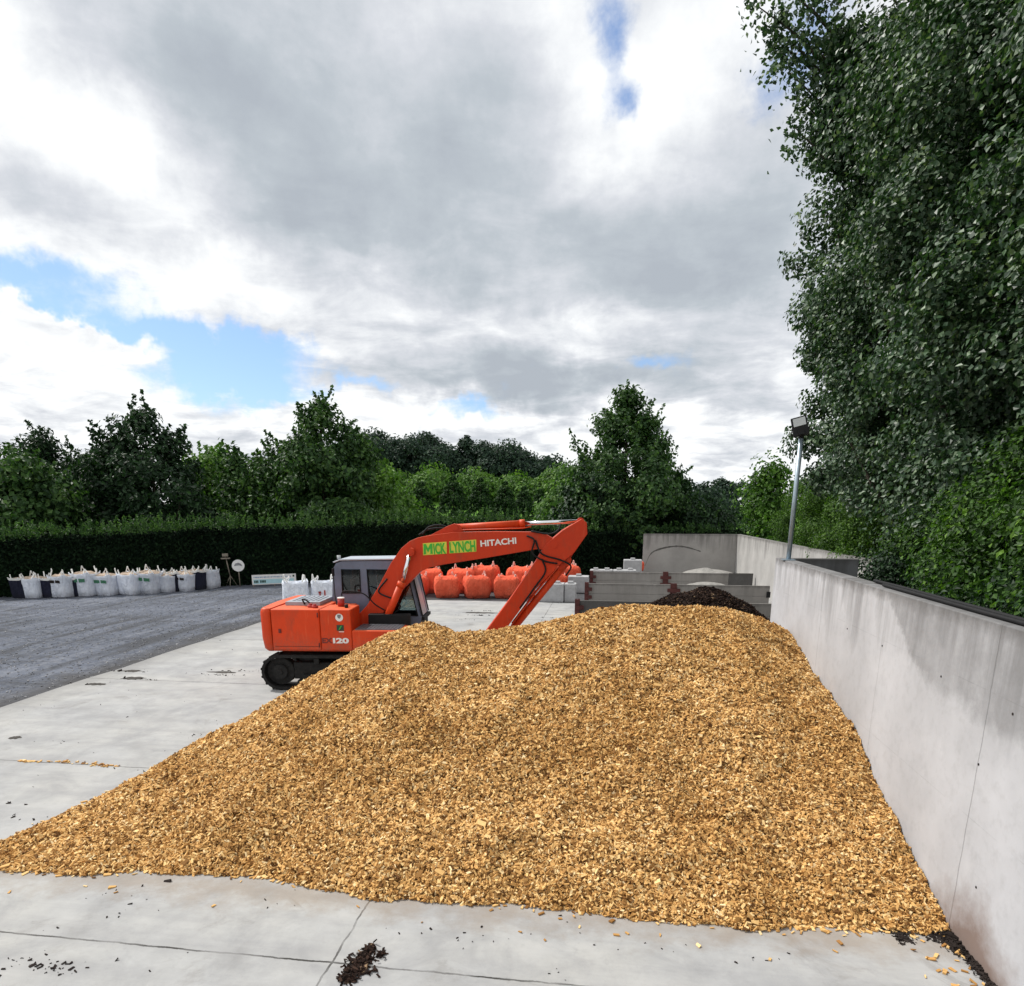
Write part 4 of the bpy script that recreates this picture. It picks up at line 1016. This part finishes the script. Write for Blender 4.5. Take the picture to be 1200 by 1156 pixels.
for k in range(3):
    bm = bmesh.new(); a = k*2.09+.4; tube(bm, [(0, 0, .55), (.33*math.cos(a), .33*math.sin(a), 0)], .022, 6); obj('leg', bm, M['timber'], tr)
bm = bmesh.new(); box(bm, -.38, .08, -.12, .12, 1.43, 1.50); box(bm, -.30, .0, -.1, .1, 1.56, 1.72); box(bm, -.18, -.12, -.03, .03, 1.50, 1.56); obj('lamp_box', bm, M['timber'], tr, bevel=.02)
x, y = ground(281.5, 688)
rs_ = thing('round_sign', 'round white sign on a thin post beside the tripod', 'sign', (x, y, 0), .5)
bm = bmesh.new(); tube(bm, [(0, .03, 0), (0, .03, 1.30)], .028, 8); obj('post', bm, M['timber'], rs_)
bm = bmesh.new(); tube(bm, [(0, .0, 1.12), (0, -.03, 1.12)], .31, 32); f = obj('sign_face', bm, M['white'], rs_)
bm = bmesh.new(); prism(bm, [(-.2, 1.10), (-.14, 1.23), (.02, 1.27), (.16, 1.2), (.2, 1.08), (.05, 1.13)], -.036, -.031); obj('sign_mark', bm, M['stone'], f)

# ------------------------------------------------------------------ foliage
def leaf_quads(P, Nrm, L, W, rs):
    n = len(P); Nrm = Nrm/np.linalg.norm(Nrm, axis=1)[:, None]
    a = rs.normal(0, 1, (n, 3)); a[:, 2] -= .5; a -= (a*Nrm).sum(1)[:, None]*Nrm; a /= np.linalg.norm(a, axis=1)[:, None]
    b = np.cross(Nrm, a); l = (L*rs.uniform(.65, 1.3, n))[:, None]; w = (W*rs.uniform(.65, 1.3, n))[:, None]
    sag = Nrm*l*.12
    V = np.stack([P-a*l*.5, P-a*l*.08+b*w*.5+sag, P+a*l*.5, P-a*l*.08-b*w*.5+sag], 1).reshape(-1, 3)
    F = np.arange(4*n).reshape(-1, 4); return V, F
def crown_points(rs, n, prof, z0, z1, nclump, cr, lumps=.25, inner=.35, thin=None, tips=0):
    """leaf positions grouped in clumps inside a crown of radius prof(t)"""
    ph = rs.uniform(0, 6.28, 6)
    t = rs.rand(nclump*3)
    wgt = prof(t)+.15*prof(t).max(); t = t[rs.rand(len(t)) < wgt/wgt.max()][:nclump]
    m = len(t); a = rs.uniform(0, 2*math.pi, m); rad = prof(t)*(inner+(1-inner)*rs.rand(m)**.5)
    rad *= 1+lumps*(np.sin(2*a+ph[0]+t*5)+np.sin(3*a+ph[1]-t*9)+np.sin(5*a+ph[2]+t*14))*.5
    cc = np.stack([rad*np.cos(a), rad*np.sin(a), z0+t*(z1-z0)], -1)
    if thin is not None:
        k = rs.rand(m) < thin(t); cc = cc[k]; m = len(cc)
    csz = cr*rs.lognormal(0, .38, m)
    if thin is not None: csz *= np.where(thin((cc[:, 2]-z0)/(z1-z0)) < .9, .62, 1)
    per = np.maximum(4, (n*csz**2/np.sum(csz**2))).astype(int)
    idx = np.repeat(np.arange(m), per)
    off = rs.normal(0, 1, (len(idx), 3)); off /= np.linalg.norm(off, axis=1)[:, None]
    off *= (rs.rand(len(idx))**.45)[:, None]*csz[idx][:, None]; off[:, 2] *= .75
    P = cc[idx]+off
    if tips:
        o = np.argsort(-(np.hypot(cc[:, 0], cc[:, 1])/(prof(np.clip((cc[:, 2]-z0)/(z1-z0), 0, 1))+.3) + 1.2*(cc[:, 2]-z0)/(z1-z0) + rs.rand(m)*.5))[:tips]
        k = 26; b = np.repeat(cc[o], k, 0); dr = cc[o]*np.array([1, 1, 0]); dr /= np.linalg.norm(dr, axis=1)[:, None]+1e-6
        dr = dr*rs.uniform(.2, .9, (len(o), 1)) + np.array([0, 0, 1.])*rs.uniform(.4, 1.2, (len(o), 1)) + rs.normal(0, .2, (len(o), 3)); ln = cr*rs.uniform(.9, 1.9, len(o))
        s_ = np.tile(np.linspace(.2, 1, k), len(o)); tp = b + np.repeat(dr*ln[:, None], k, 0)*s_[:, None] + rs.normal(0, cr*.16, (len(b), 3))*(1.3-s_)[:, None]
        P = np.concatenate([P, tp]); off = np.concatenate([off, rs.normal(0, .5, tp.shape)*cr]); idx = np.concatenate([idx, np.repeat(o, k)])
    ctr = np.zeros_like(P); ctr[:, 2] = P[:, 2]*.85
    out = P-ctr; out /= (np.linalg.norm(out, axis=1)[:, None]+1e-6)
    N = off/csz[idx][:, None]*.8 + out*.6 + rs.normal(0, .55, P.shape) + np.array([0, 0, .35])
    return P, N, cc
def trunk_mesh(rs, h, r, cc, lean=0, nl=10):
    bm = bmesh.new(); n = 7
    sp = [(rs.normal(0, r*.35)*i/n, rs.normal(0, r*.35)*i/n, h*i/n) for i in range(n+1)]
    tube(bm, sp, [r*(1-.85*i/n)*(1.25 if i == 0 else 1) for i in range(n+1)], 9)
    for c in cc[rs.choice(len(cc), min(nl, len(cc)), False)]:
        zb = min(max(c[2]-math.hypot(c[0], c[1])*rs.uniform(.7, 1.3), h*.12), h*.9)
        k = zb/h; b = Vector((sp[int(k*n)][0], sp[int(k*n)][1], zb)); e = Vector(c)
        mid = b.lerp(e, .5)+Vector((0, 0, -.1*(e-b).length))
        tube(bm, [b, mid, e], [r*.42*(1-k*.7), r*.25*(1-k*.7), r*.06], 5)
    return bm
tree_cache = {}
def tree(name, label, cat, loc, h, rmax, prof, mat, seed, n=9000, leaf=(.3, .2), nclump=130, cr=.7, z0=.12, group=None, inner=.35, lumps=.25, rz=0, key=None, thin=None, trunk_r=None, scale=1, nl=10, trunk=True, tips=0, boughs=()):
    t = thing(name, label, cat, loc, rz, group); t.scale = (scale,)*3
    if key and key in tree_cache:
        for src in tree_cache[key]:
            c = src.copy(); C.objects.link(c); c.parent = t
        return t
    rs = np.random.RandomState(seed)
    P, N, cc = crown_points(rs, n, lambda q: rmax*prof(q), h*z0, h, nclump, cr, lumps, inner, thin, tips)
    for path in boughs:                       # long loose limbs that leave the crown
        q = spline(path, 10); L = len(q)
        for i, c in enumerate(q):
            if i < L*.2: continue
            k = 26; cp = np.array(c)+rs.normal(0, .22, 3)*np.array([1, 1, .8])
            o = rs.normal(0, .17+.06*(i % 3), (k, 3)); P = np.concatenate([P, cp+o]); N = np.concatenate([N, rs.normal(0, 1, (k, 3))+np.array([0, 0, .4])])
    V, F = leaf_quads(P, N, leaf[0], leaf[1], rs)
    parts = [mesh_np('crown', V, F, mat, t)]
    if trunk:
        tb = trunk_mesh(rs, h*.92, trunk_r or h*.018+.03, cc, 0, nl)
        for path in boughs:
            q = spline(path, 10); tube(tb, q, [.07*(1-.85*i/len(q)) for i in range(len(q))], 6)
        parts.append(obj('trunk', tb, M['bark'], t))
    if key: tree_cache[key] = parts
    return t
pr_col = lambda q: np.interp(q, [0, .06, .2, .5, .75, .9, 1], [.55, .8, .95, 1, .9, .62, .12])
pr_egg = lambda q: np.interp(q, [0, .1, .3, .5, .7, .85, 1], [.5, .85, 1, .92, .68, .42, .05])
pr_dome = lambda q: np.interp(q, [0, .1, .35, .6, .8, .93, 1], [.6, .85, 1, .95, .75, .45, .1])
pr_cone = lambda q: np.interp(q, [0, .08, .3, .6, .85, 1], [.7, 1, .82, .5, .24, .03])
pr_shrub = lambda q: np.interp(q, [0, .2, .5, .8, .93, 1], [.85, 1, 1, .8, .5, .15])

# the row of poplars behind the long wall
GP = 'tall poplars in a row behind the long wall'
pops = [(9.3, 9.6, 21, 'A', .3, 'tall poplar nearest the camera, filling the right edge of the picture'),
        (9.1, 13.2, 22, 'B', 1.9, 'second nearest tall poplar behind the long wall'),
        (9.2, 16.8, 22, 'A', 3.4, 'middle tall poplar of the row behind the long wall'),
        (9.0, 20.3, 21.5, 'B', 4.8, 'second farthest tall poplar, behind the lamp pole'),
        (8.8, 24.0, 26, 'C', .0, 'farthest tall poplar with thin sky-lit boughs on its left, edge of the row')]
for i, (x, y, h, key, rz, lab) in enumerate(pops):
    if key == 'C':
        prf = lambda q: np.interp(q, [0, .1, .3, .5, .58, .66, .8, .93, 1], [.8, .98, .98, .95, .92, .95, .9, .6, .2])
        bg_ = []
        for ex_, ey_ in ((886, 6), (896, 28), (915, 52), (925, 85), (940, 118), (932, 150), (950, 8), (905, -25), (960, 60), (985, 30)):
            p = at(ex_, ey_, 23.2+rnd.uniform(-.6, .9)); e = (p[0]-x, p[1]-y, p[2])
            bg_.append([(0, 0, max(e[2]-5.2, 9)), (e[0]*.35, e[1]*.4, e[2]-2.9), (e[0]*.72, e[1]*.8, e[2]-1.0), e])
        tree('poplar_tree', lab, 'poplar tree', (x, y, 0), h, 2.95, prf, M['poplar'], 61, 115000, (.135, .125), 560, .62, .17, GP, .45, .2, rz, None, lambda q: np.where(q > .60, .55, 1.0), .3, nl=90, boughs=bg_)
    else:
        tree('poplar_tree', lab, 'poplar tree', (x, y, 0), h, 3.15, pr_col, M['poplar'], 41 if key == 'A' else 52, 190000, (.115, .105), 500, .64, .17, GP, .45, .26, rz, 'pop'+key, None, .32, nl=22)
# shrubs and low trees under them
GS = 'green shrubs along the outside of the long wall'
sh = [(6.9, 7.4, 4.5, 1.5, 'leafy green shrub at the right edge, closest to the camera, over the wall'), (6.7, 9.8, 4.7, 1.6, 'green shrub over the wall, second nearest to the camera'), (6.8, 12.6, 5.0, 1.6, 'green shrub behind the wall between the return wall and right edge'),
      (7.6, 15.4, 4.8, 1.5, 'bushy green shrub just right of the dark return wall'), (9.3, 19.2, 5.4, 1.6, 'bright green shrub right of the lamp pole, beyond the bay wall'), (9.4, 23.2, 5.5, 1.7, 'yellow-green shrub directly behind the lamp pole'), (9.4, 27.4, 5.3, 1.7, 'bright shrub just left of the lamp pole, over the bay wall'), (9.5, 32.0, 5.0, 1.8, 'pale green shrub over the bay wall, second from the bright field'), (10.4, 38.5, 4.8, 1.8, 'last green shrub at the left end of the thicket, beside the bright field')]
for i, (x, y, h, r, lab) in enumerate(sh):
    tree('shrub', lab, 'shrub', (x, y, 0), h, r, pr_shrub, M['shrub'] if i > 3 else M['shrubdark'], 70+i % 3, 42000, (.095, .062), 200, .42, .02, GS, .4, .25, i*1.3, 'sh%d%d' % (i % 3, i > 3), None, .06, scale=1, nl=12)
sh2 = [(5.6, 5.4, 3.1), (5.55, 8.0, 3.3), (5.6, 10.6, 3.3), (6.1, 12.6, 3.4), (6.3, 15.8, 3.5)]
l2 = ['dark low bush hugging the wall at the right edge of the picture', 'dark low bush peeping over the wall by the cables, near the right edge', 'dark low bush over the wall between cables and return wall', 'dark low bush over the long wall where the black cables begin', 'dark low bush just right of the end of the grey return wall']
for i, (x, y, h) in enumerate(sh2):
    tree('shrub', l2[i], 'shrub', (x, y, 0), h, 1.2, pr_shrub, M['dark'], 80, 20000, (.09, .06), 140, .36, .02, 'dark low bushes against the long wall', .35, .12, i*2.1, 'sh_d', None, .05)

# hedge
def hedge(name, pts, width_, heights, label, seed, dens=210, shoots=1.0, group=None):
    rs = np.random.RandomState(seed); VS = []; FS = []; MI = []; off = 0
    pts = [np.array(p, float) for p in pts]
    def add(V, F, m):
        nonlocal off
        VS.append(V); FS.append(F+off); MI.append(np.full(len(F), m)); off += len(V)
    vn = VN(seed)
    for (a, b), (ha, hb) in zip(zip(pts, pts[1:]), zip(heights, heights[1:])):
        L = np.linalg.norm(b-a); d = (b-a)/L; nrm = np.array([d[1], -d[0]])      # towards the yard
        n = int(L*(ha+hb)/2*dens); u = rs.rand(n); h = ha+(hb-ha)*u; z = rs.rand(n)**.9*h
        bulge = .30*vn(u*L*1.1+3, z*1.0) + .16*vn(u*L*3, z*3)
        p = a+(b-a)*u[:, None]; p = p + nrm*(width_*.5 + bulge + rs.uniform(-.22, .06, n))[:, None]
        P = np.concatenate([p, z[:, None]], 1); N = np.concatenate([np.tile(nrm, (n, 1)), np.full((n, 1), .35)], 1)+rs.normal(0, .55, (n, 3))
        add(*leaf_quads(P, N, .20, .10, rs), 1)
        n = int(L*width_*dens*1.2); u = rs.rand(n); h = ha+(hb-ha)*u; v = rs.uniform(-.5, .55, n)
        p = a+(b-a)*u[:, None]+nrm*(width_*v)[:, None]
        P = np.concatenate([p, (h+.35*vn(u*L*1.2, v*3)+.2*vn(u*L*4, v*6)-.25*np.abs(v)**2*2+rs.uniform(-.2, .06, n))[:, None]], 1)
        add(*leaf_quads(P, np.array([[0, 0, 1.]])+rs.normal(0, .55, (n, 3)), .20, .10, rs), 1)
        # fresh shoots standing off the top
        ns = int(L*22*shoots); u = rs.rand(ns); h = ha+(hb-ha)*u; v = rs.uniform(-.45, .5, ns); lean = rs.normal(0, .16, (ns, 2)); hh = rs.uniform(.12, .8, ns)**1.3*(.6+.9*(vn(u*L*.5, u*0)+.5))
        k = 16; s = np.tile(np.linspace(0, 1, k), ns); idx = np.repeat(np.arange(ns), k)
        p = a+(b-a)*u[idx][:, None]+nrm*(width_*v[idx])[:, None]+lean[idx]*(s*hh[idx])[:, None]+rs.normal(0, .06, (ns*k, 2))*(1.2-s)[:, None]
        P = np.concatenate([p, (h[idx]-.05+s*hh[idx])[:, None]], 1)
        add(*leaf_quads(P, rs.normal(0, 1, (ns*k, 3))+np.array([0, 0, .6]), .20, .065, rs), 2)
        # woody core
        c = []
        for q, hq in ((a, ha), (b, hb)):
            for sgn in (-1, 1):
                for zz in (0, hq-.25): c.append([*(q+nrm*sgn*width_*.36), zz])
        add(np.array(c), np.array([(0, 1, 5, 4), (2, 6, 7, 3), (1, 3, 7, 5), (0, 2, 3, 1), (4, 5, 7, 6), (0, 4, 6, 2)]), 0)
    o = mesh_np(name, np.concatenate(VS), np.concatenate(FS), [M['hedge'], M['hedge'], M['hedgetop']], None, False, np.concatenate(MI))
    return tag(o, label, 'hedge', group)
hedge('hedge', [(-46, 17), (-36.5, 23.5), (-30.2, 28.0)], 2.2, [3.3, 3.2, 3.2], 'tall dark clipped hedge section at the far left, behind the bag row end', 91, 170, 1.2)
hedge('hedge', [(-29.4, 28.8), (-22.5, 34.6), (-15.0, 38.2), (-8, 39.2), (-4.5, 39.4)], 2.2, [2.55, 2.95, 3.1, 3.25, 3.35], 'long dark hedge with feathery light shoots behind the banner and bags', 92, 190, 1.5)
hedge('hedge', [(-4.2, 40.0), (0, 43.8), (8.2, 45.2)], 2.0, [2.9, 2.7, 2.6], 'dark hedge behind the back wall and the red bags', 93, 150, .7)

def ptree(px, top, Y, wpx, prof, mat, seed, label, n=9000, leaf=(.32, .2), nc=150, cr=.75, name='tree', cat='tree', z0=.08, inner=.35, lumps=.25, group='trees beyond the hedge', zg=0, **kw):
    kw.setdefault('tips', int(nc*.3) if Y < 56 else 0)
    X, _, Z = at(px, top, Y); r = wpx/2/825*Y
    if zg is None: zg = float(hill(X, Y))
    return tree(name, label, cat, (X, Y, zg), Z-zg, r, prof, mat, seed, n, leaf, nc, cr, z0, group, inner, lumps, **kw)
ptree(15, 540, 33.5, 120, pr_dome, M['mid'], 101, 'dark green tree at the left edge of the picture behind the hedge', 12000, zg=0)
ptree(42, 503, 37, 92, pr_cone, M['dark'], 102, 'spiky dark conifer near the left edge', 12000, (.3, .12), 150, .65, 'conifer_tree', 'conifer')
ptree(100, 530, 42, 80, pr_dome, M['dark'], 103, 'low dark tree between the conifer and the tall bushy tree', 9000)
ptree(168, 484, 40, 148, pr_egg, M['dark'], 104, 'broad dark tree with ragged top, left of the middle of the hedge', 19000, (.30, .17), 230, .7, lumps=.4)
ptree(135, 508, 39, 70, pr_egg, M['dark'], 105, 'narrow dark tree leaning on the left of the broad ragged tree', 8000)
ptree(252, 528, 48, 92, pr_dome, M['light'], 106, 'light green tree between the two tall dark trees', 12000, (.34, .22))
ptree(290, 537, 44, 82, pr_dome, M['mid'], 107, 'mid green tree with low crown at the foot of the tallest left tree', 10000)
ptree(374, 474, 42, 128, pr_egg, M['mid'], 108, 'tall leafy tree with twin tops behind the excavator tail', 22000, (.30, .18), 260, .68, lumps=.4)
ptree(332, 520, 43, 70, pr_egg, M['mid'], 109, 'slim tree tucked against the left of the tall twin topped tree', 8000)
ptree(428, 545, 48, 85, pr_dome, M['light'], 110, 'light green rounded tree right of the tall twin topped tree', 11000, (.34, .22))
ptree(462, 572, 58, 56, pr_dome, M['light'], 111, 'pale green bushy tree before the wooded hill', 8000, (.36, .24))
ptree(736, 463, 48, 164, lambda q: np.interp(q, [0, .15, .35, .55, .75, .9, 1], [.85, 1, .97, .80, .50, .25, .04]), M['mid'], 112, 'tall lone broad tree right of the digger arm', 42000, (.26, .17), 420, .62, z0=.04, lumps=.3, inner=.15)
ptree(700, 560, 45.5, 72, pr_dome, M['dark'], 113, 'dark low tree at the left foot of the lone tall tree', 9000)
ptree(775, 568, 49, 70, pr_dome, M['dark'], 114, 'dark low tree at the right foot of the lone tall tree', 8000)
ptree(662, 572, 60, 50, pr_dome, M['light'], 115, 'light green bush left of the lone tall tree', 8000, (.4, .26))
ptree(822, 594, 48, 78, pr_shrub, M['dark'], 116, 'dark green bush right behind the back wall', 9000, (.24, .15), name='shrub', cat='shrub')
for i, (px, top, w_, lab) in enumerate([(494, 570, 36, 'leftmost small tree of the clipped row below the wooded hill'), (531, 563, 40, 'largest dome shaped tree above the middle of the boom'), (563, 565, 34, 'dome shaped tree second in the clipped row above the boom'), (592, 569, 29, 'dome shaped tree third in the clipped row above the boom'), (614, 575, 25, 'dome shaped tree fourth in the clipped row, getting smaller'), (633, 578, 22, 'smallest dome shaped tree, last of the clipped row')]):
    ptree(px, top-4, 76+i*4, w_*1.06, lambda q: np.interp(q, [0, .15, .4, .62, .82, .94, 1], [.8, 1, .93, .70, .40, .17, .03]), M['dome'], 120, lab, 20000, (.22, .16), 300, .30, 'rounded_tree', 'tree', .02, .86, .02, 'row of rounded trees below the hill')
hl = [(412, 520, 60), (440, 512, 62), (468, 517, 58), (492, 513, 66), (520, 528, 46), (547, 511, 34), (566, 524, 48), (592, 524, 52), (614, 532, 44), (636, 540, 46), (450, 560, 60), (505, 560, 54), (560, 562, 50), (610, 562, 50), (655, 556, 50), (670, 556, 40), (395, 530, 50)]
hw = ['domed tree at the left end of the far wooded hill', 'first big crown on the skyline of the far hill', 'crown between the two big ones on the far hill skyline', 'biggest round crown on the far hill skyline', 'small crown right of the biggest one on the far hill', 'slender spire of a conifer on the far hill', 'crown just right of the spire on the far hill', 'wide crown in the right half of the far hill skyline',
      'lower crown where the far hill skyline falls to the right', 'crown low on the right shoulder of the far hill', 'tree on the left slope of the far hill, below the skyline', 'tree in the middle slope of the far hill, below the biggest crown', 'tree on the slope below the conifer spire', 'tree on the right slope of the far hill above the clipped row', 'tree at the right foot of the far hill', 'last crown of the far hill beside the lone tall tree', 'far hill tree half hidden behind the tall twin topped tree']
for i, (px, top, w_) in enumerate(hl):
    Y = 185 if i < 10 else 160
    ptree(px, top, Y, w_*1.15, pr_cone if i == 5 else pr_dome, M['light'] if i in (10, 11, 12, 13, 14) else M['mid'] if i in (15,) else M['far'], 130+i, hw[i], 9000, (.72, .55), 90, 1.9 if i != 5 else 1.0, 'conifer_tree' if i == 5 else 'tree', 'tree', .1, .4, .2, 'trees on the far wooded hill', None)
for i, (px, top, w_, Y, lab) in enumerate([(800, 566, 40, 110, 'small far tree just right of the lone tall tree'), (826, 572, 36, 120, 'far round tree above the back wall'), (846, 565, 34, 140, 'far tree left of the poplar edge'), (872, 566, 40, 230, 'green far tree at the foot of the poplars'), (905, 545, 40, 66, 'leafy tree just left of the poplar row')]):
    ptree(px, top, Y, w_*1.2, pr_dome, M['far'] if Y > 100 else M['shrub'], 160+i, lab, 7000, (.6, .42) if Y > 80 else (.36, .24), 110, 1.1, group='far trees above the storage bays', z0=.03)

# ------------------------------------------------------------------ sun and sky
SUN_EL, SUN_AZ = R(50), R(-68)     # to the left of the view and ahead
sd = Vector((math.sin(SUN_AZ)*math.cos(SUN_EL), math.cos(SUN_AZ)*math.cos(SUN_EL), math.sin(SUN_EL)))
sl = bpy.data.lights.new('sun', 'SUN'); sl.energy = 3.5; sl.angle = R(1.2); sl.color = (1, .965, .90)
so = bpy.data.objects.new('sun', sl); C.objects.link(so); so.rotation_euler = sd.to_track_quat('Z', 'Y').to_euler()
so.location = (-30, 20, 40)

wd = bpy.data.worlds.new('World'); scn.world = wd; wd.use_nodes = True
class W(NT):
    def __init__(s, w):
        s.t = w.node_tree; s.n = s.t.nodes; s._tc = None
    def tc(s):
        if not s._tc: s._tc = s.new('ShaderNodeTexCoord')
        return s._tc.outputs['Generated']
w = W(wd); bg = w.n['Background']
sky = w.new('ShaderNodeTexSky'); sky.sky_type = 'NISHITA'; sky.sun_disc = False
sky.sun_elevation = SUN_EL; sky.sun_rotation = SUN_AZ; sky.air_density = 1.0; sky.dust_density = .6; sky.ozone_density = 2.0
D = w.tc()
def vec(op, a, b=None, sc=None):
    n = w.new('ShaderNodeVectorMath', operation=op)
    for i, v in enumerate((a, b)):
        if v is None: continue
        if isinstance(v, tuple): n.inputs[i].default_value = v
        else: w.link(v, n.inputs[i])
    if sc is not None: n.inputs['Scale'].default_value = sc
    return n.outputs['Value'] if op in ('DOT_PRODUCT', 'LENGTH', 'DISTANCE') else n.outputs[0]
x, y, z = w.xyz(D)
den = w.math('ADD', w.math('MAXIMUM', z, .0), .16)
cb_ = w.new('ShaderNodeCombineXYZ'); w.link(w.math('DIVIDE', x, den), cb_.inputs[0]); w.link(w.math('DIVIDE', y, den), cb_.inputs[1])
PL = cb_.outputs[0]                               # direction carried to a flat cloud deck
def wnoise(vecin, scale, detail, rough, color=False, dist=0):
    n = w.new('ShaderNodeTexNoise'); n.inputs['Scale'].default_value = scale; n.inputs['Detail'].default_value = detail; n.inputs['Roughness'].default_value = rough; n.inputs['Distortion'].default_value = dist
    w.link(vecin, n.inputs['Vector']); return n.outputs['Color' if color else 'Fac']
wn = wnoise(D, 5.0, 6, .6, True); wn = vec('SUBTRACT', wn, (.5, .5, .5)); DW = vec('ADD', D, vec('SCALE', wn, None, .17))
def blob(px, py, rx, ry):
    """soft patch of sky round the direction the photograph shows at px,py"""
    d = Vector(ray(px, py)).normalized()
    kx = FPX*math.sqrt(1+((px-600)/FPX)**2)/rx; ky = FPX/ry
    m = vec('MULTIPLY', vec('SUBTRACT', DW, tuple(d)), (kx, kx*.5, ky))
    q = vec('DOT_PRODUCT', m, m)
    return w.math('POWER', 2.718, w.math('MULTIPLY', q, -1.0))
def total(lst):
    s = None
    for px, py, rx, ry, a in lst:
        b = w.math('MULTIPLY', blob(px, py, rx, ry), a); s = b if s is None else w.math('ADD', s, b)
    return s
n1 = wnoise(PL, 1.3, 9, .58, False, .3); n2 = wnoise(PL, .55, 6, .55, False, .2); n3 = wnoise(D, 9.0, 8, .62)
blue = total([(40, 345, 88, 26, 1.15), (255, 432, 82, 24, 1.2), (160, 392, 110, 12, .75), (430, 452, 90, 8, .6), (350, 415, 50, 12, .3), (722, 22, 24, 46, .55), (735, 88, 20, 30, .26), (768, 120, 24, 16, .28), (770, 120, 22, 22, .5), (535, 488, 60, 9, .75), (775, 428, 45, 9, .65), (965, 75, 50, 50, .8), (715, 160, 30, 20, .25), (20, 385, 60, 9, -.9), (110, 398, 60, 8, -.7), (720, 275, 60, 8, .2)])
cov = w.math('ADD', blue, w.math('MULTIPLY', w.math('SUBTRACT', n3, .5), 1.5))
cov = w.math('ADD', cov, w.math('MULTIPLY', w.math('SUBTRACT', n1, .5), .8))
low = w.ramp(z, [(.10, 1), (.38, .38)])
n4 = wnoise(PL, 3.6, 8, .6, False, .4)
cov = w.math('ADD', cov, w.math('MULTIPLY', w.math('MULTIPLY', w.math('SUBTRACT', n4, .5), low), .9))
bmask = w.ramp(cov, [(.30, 0), (.95, 1)], 'EASE')
dark = total([(430, 170, 250, 180, .58), (640, 290, 270, 95, .42), (830, 260, 140, 90, .34), (650, 452, 130, 28, .50), (60, 235, 120, 60, .42), (940, 230, 100, 150, .32), (170, 55, 90, 50, .45), (280, 130, 90, 120, .25), (540, 445, 110, 24, .25), (110, 470, 120, 16, .22), (850, 425, 110, 50, .25), (330, 505, 200, 12, .15), (600, 520, 250, 10, .18),
              (120, 150, 90, 50, -.42), (790, 150, 100, 70, -.5), (660, 70, 60, 100, -.25), (250, 335, 200, 36, -.55), (700, 385, 140, 24, -.4), (30, 60, 80, 70, -.2), (400, 480, 300, 14, -.25), (640, 495, 200, 10, -.25), (180, 240, 50, 50, -.25)])
sh_ = w.math('ADD', dark, w.math('MULTIPLY', w.math('SUBTRACT', n2, .5), .6))
sh_ = w.math('ADD', sh_, w.math('MULTIPLY', w.math('SUBTRACT', n1, .5), 1.4))
sh_ = w.math('ADD', sh_, w.math('MULTIPLY', w.math('SUBTRACT', n3, .5), .75))
sh_ = w.math('ADD', sh_, w.math('MULTIPLY', w.math('MULTIPLY', w.math('SUBTRACT', n4, .47), low), 1.9))
STR = .1
ccol = w.ramp(sh_, [(.0, (.93, .945, .95)), (.16, (.81, .83, .855)), (.42, (.63, .655, .70)), (.75, (.47, .515, .56)), (1, (.41, .45, .50))])
ccol = vec('SCALE', ccol, None, 1/STR)
skc = vec('ADD', vec('MULTIPLY', sky.outputs[0], (.95, 1.06, 1.22)), (.55, .7, .9))
col = w.mix(bmask, ccol, skc)
w.link(col, bg.inputs[0]); bg.inputs[1].default_value = STR

scn.view_settings.view_transform = 'Standard'; scn.view_settings.look = 'None'; scn.view_settings.exposure = 0.17; scn.view_settings.gamma = 1
scn.view_settings.use_curve_mapping = False
scn.render.engine = 'CYCLES'
scn.cycles.max_bounces = 6; scn.cycles.transparent_max_bounces = 4
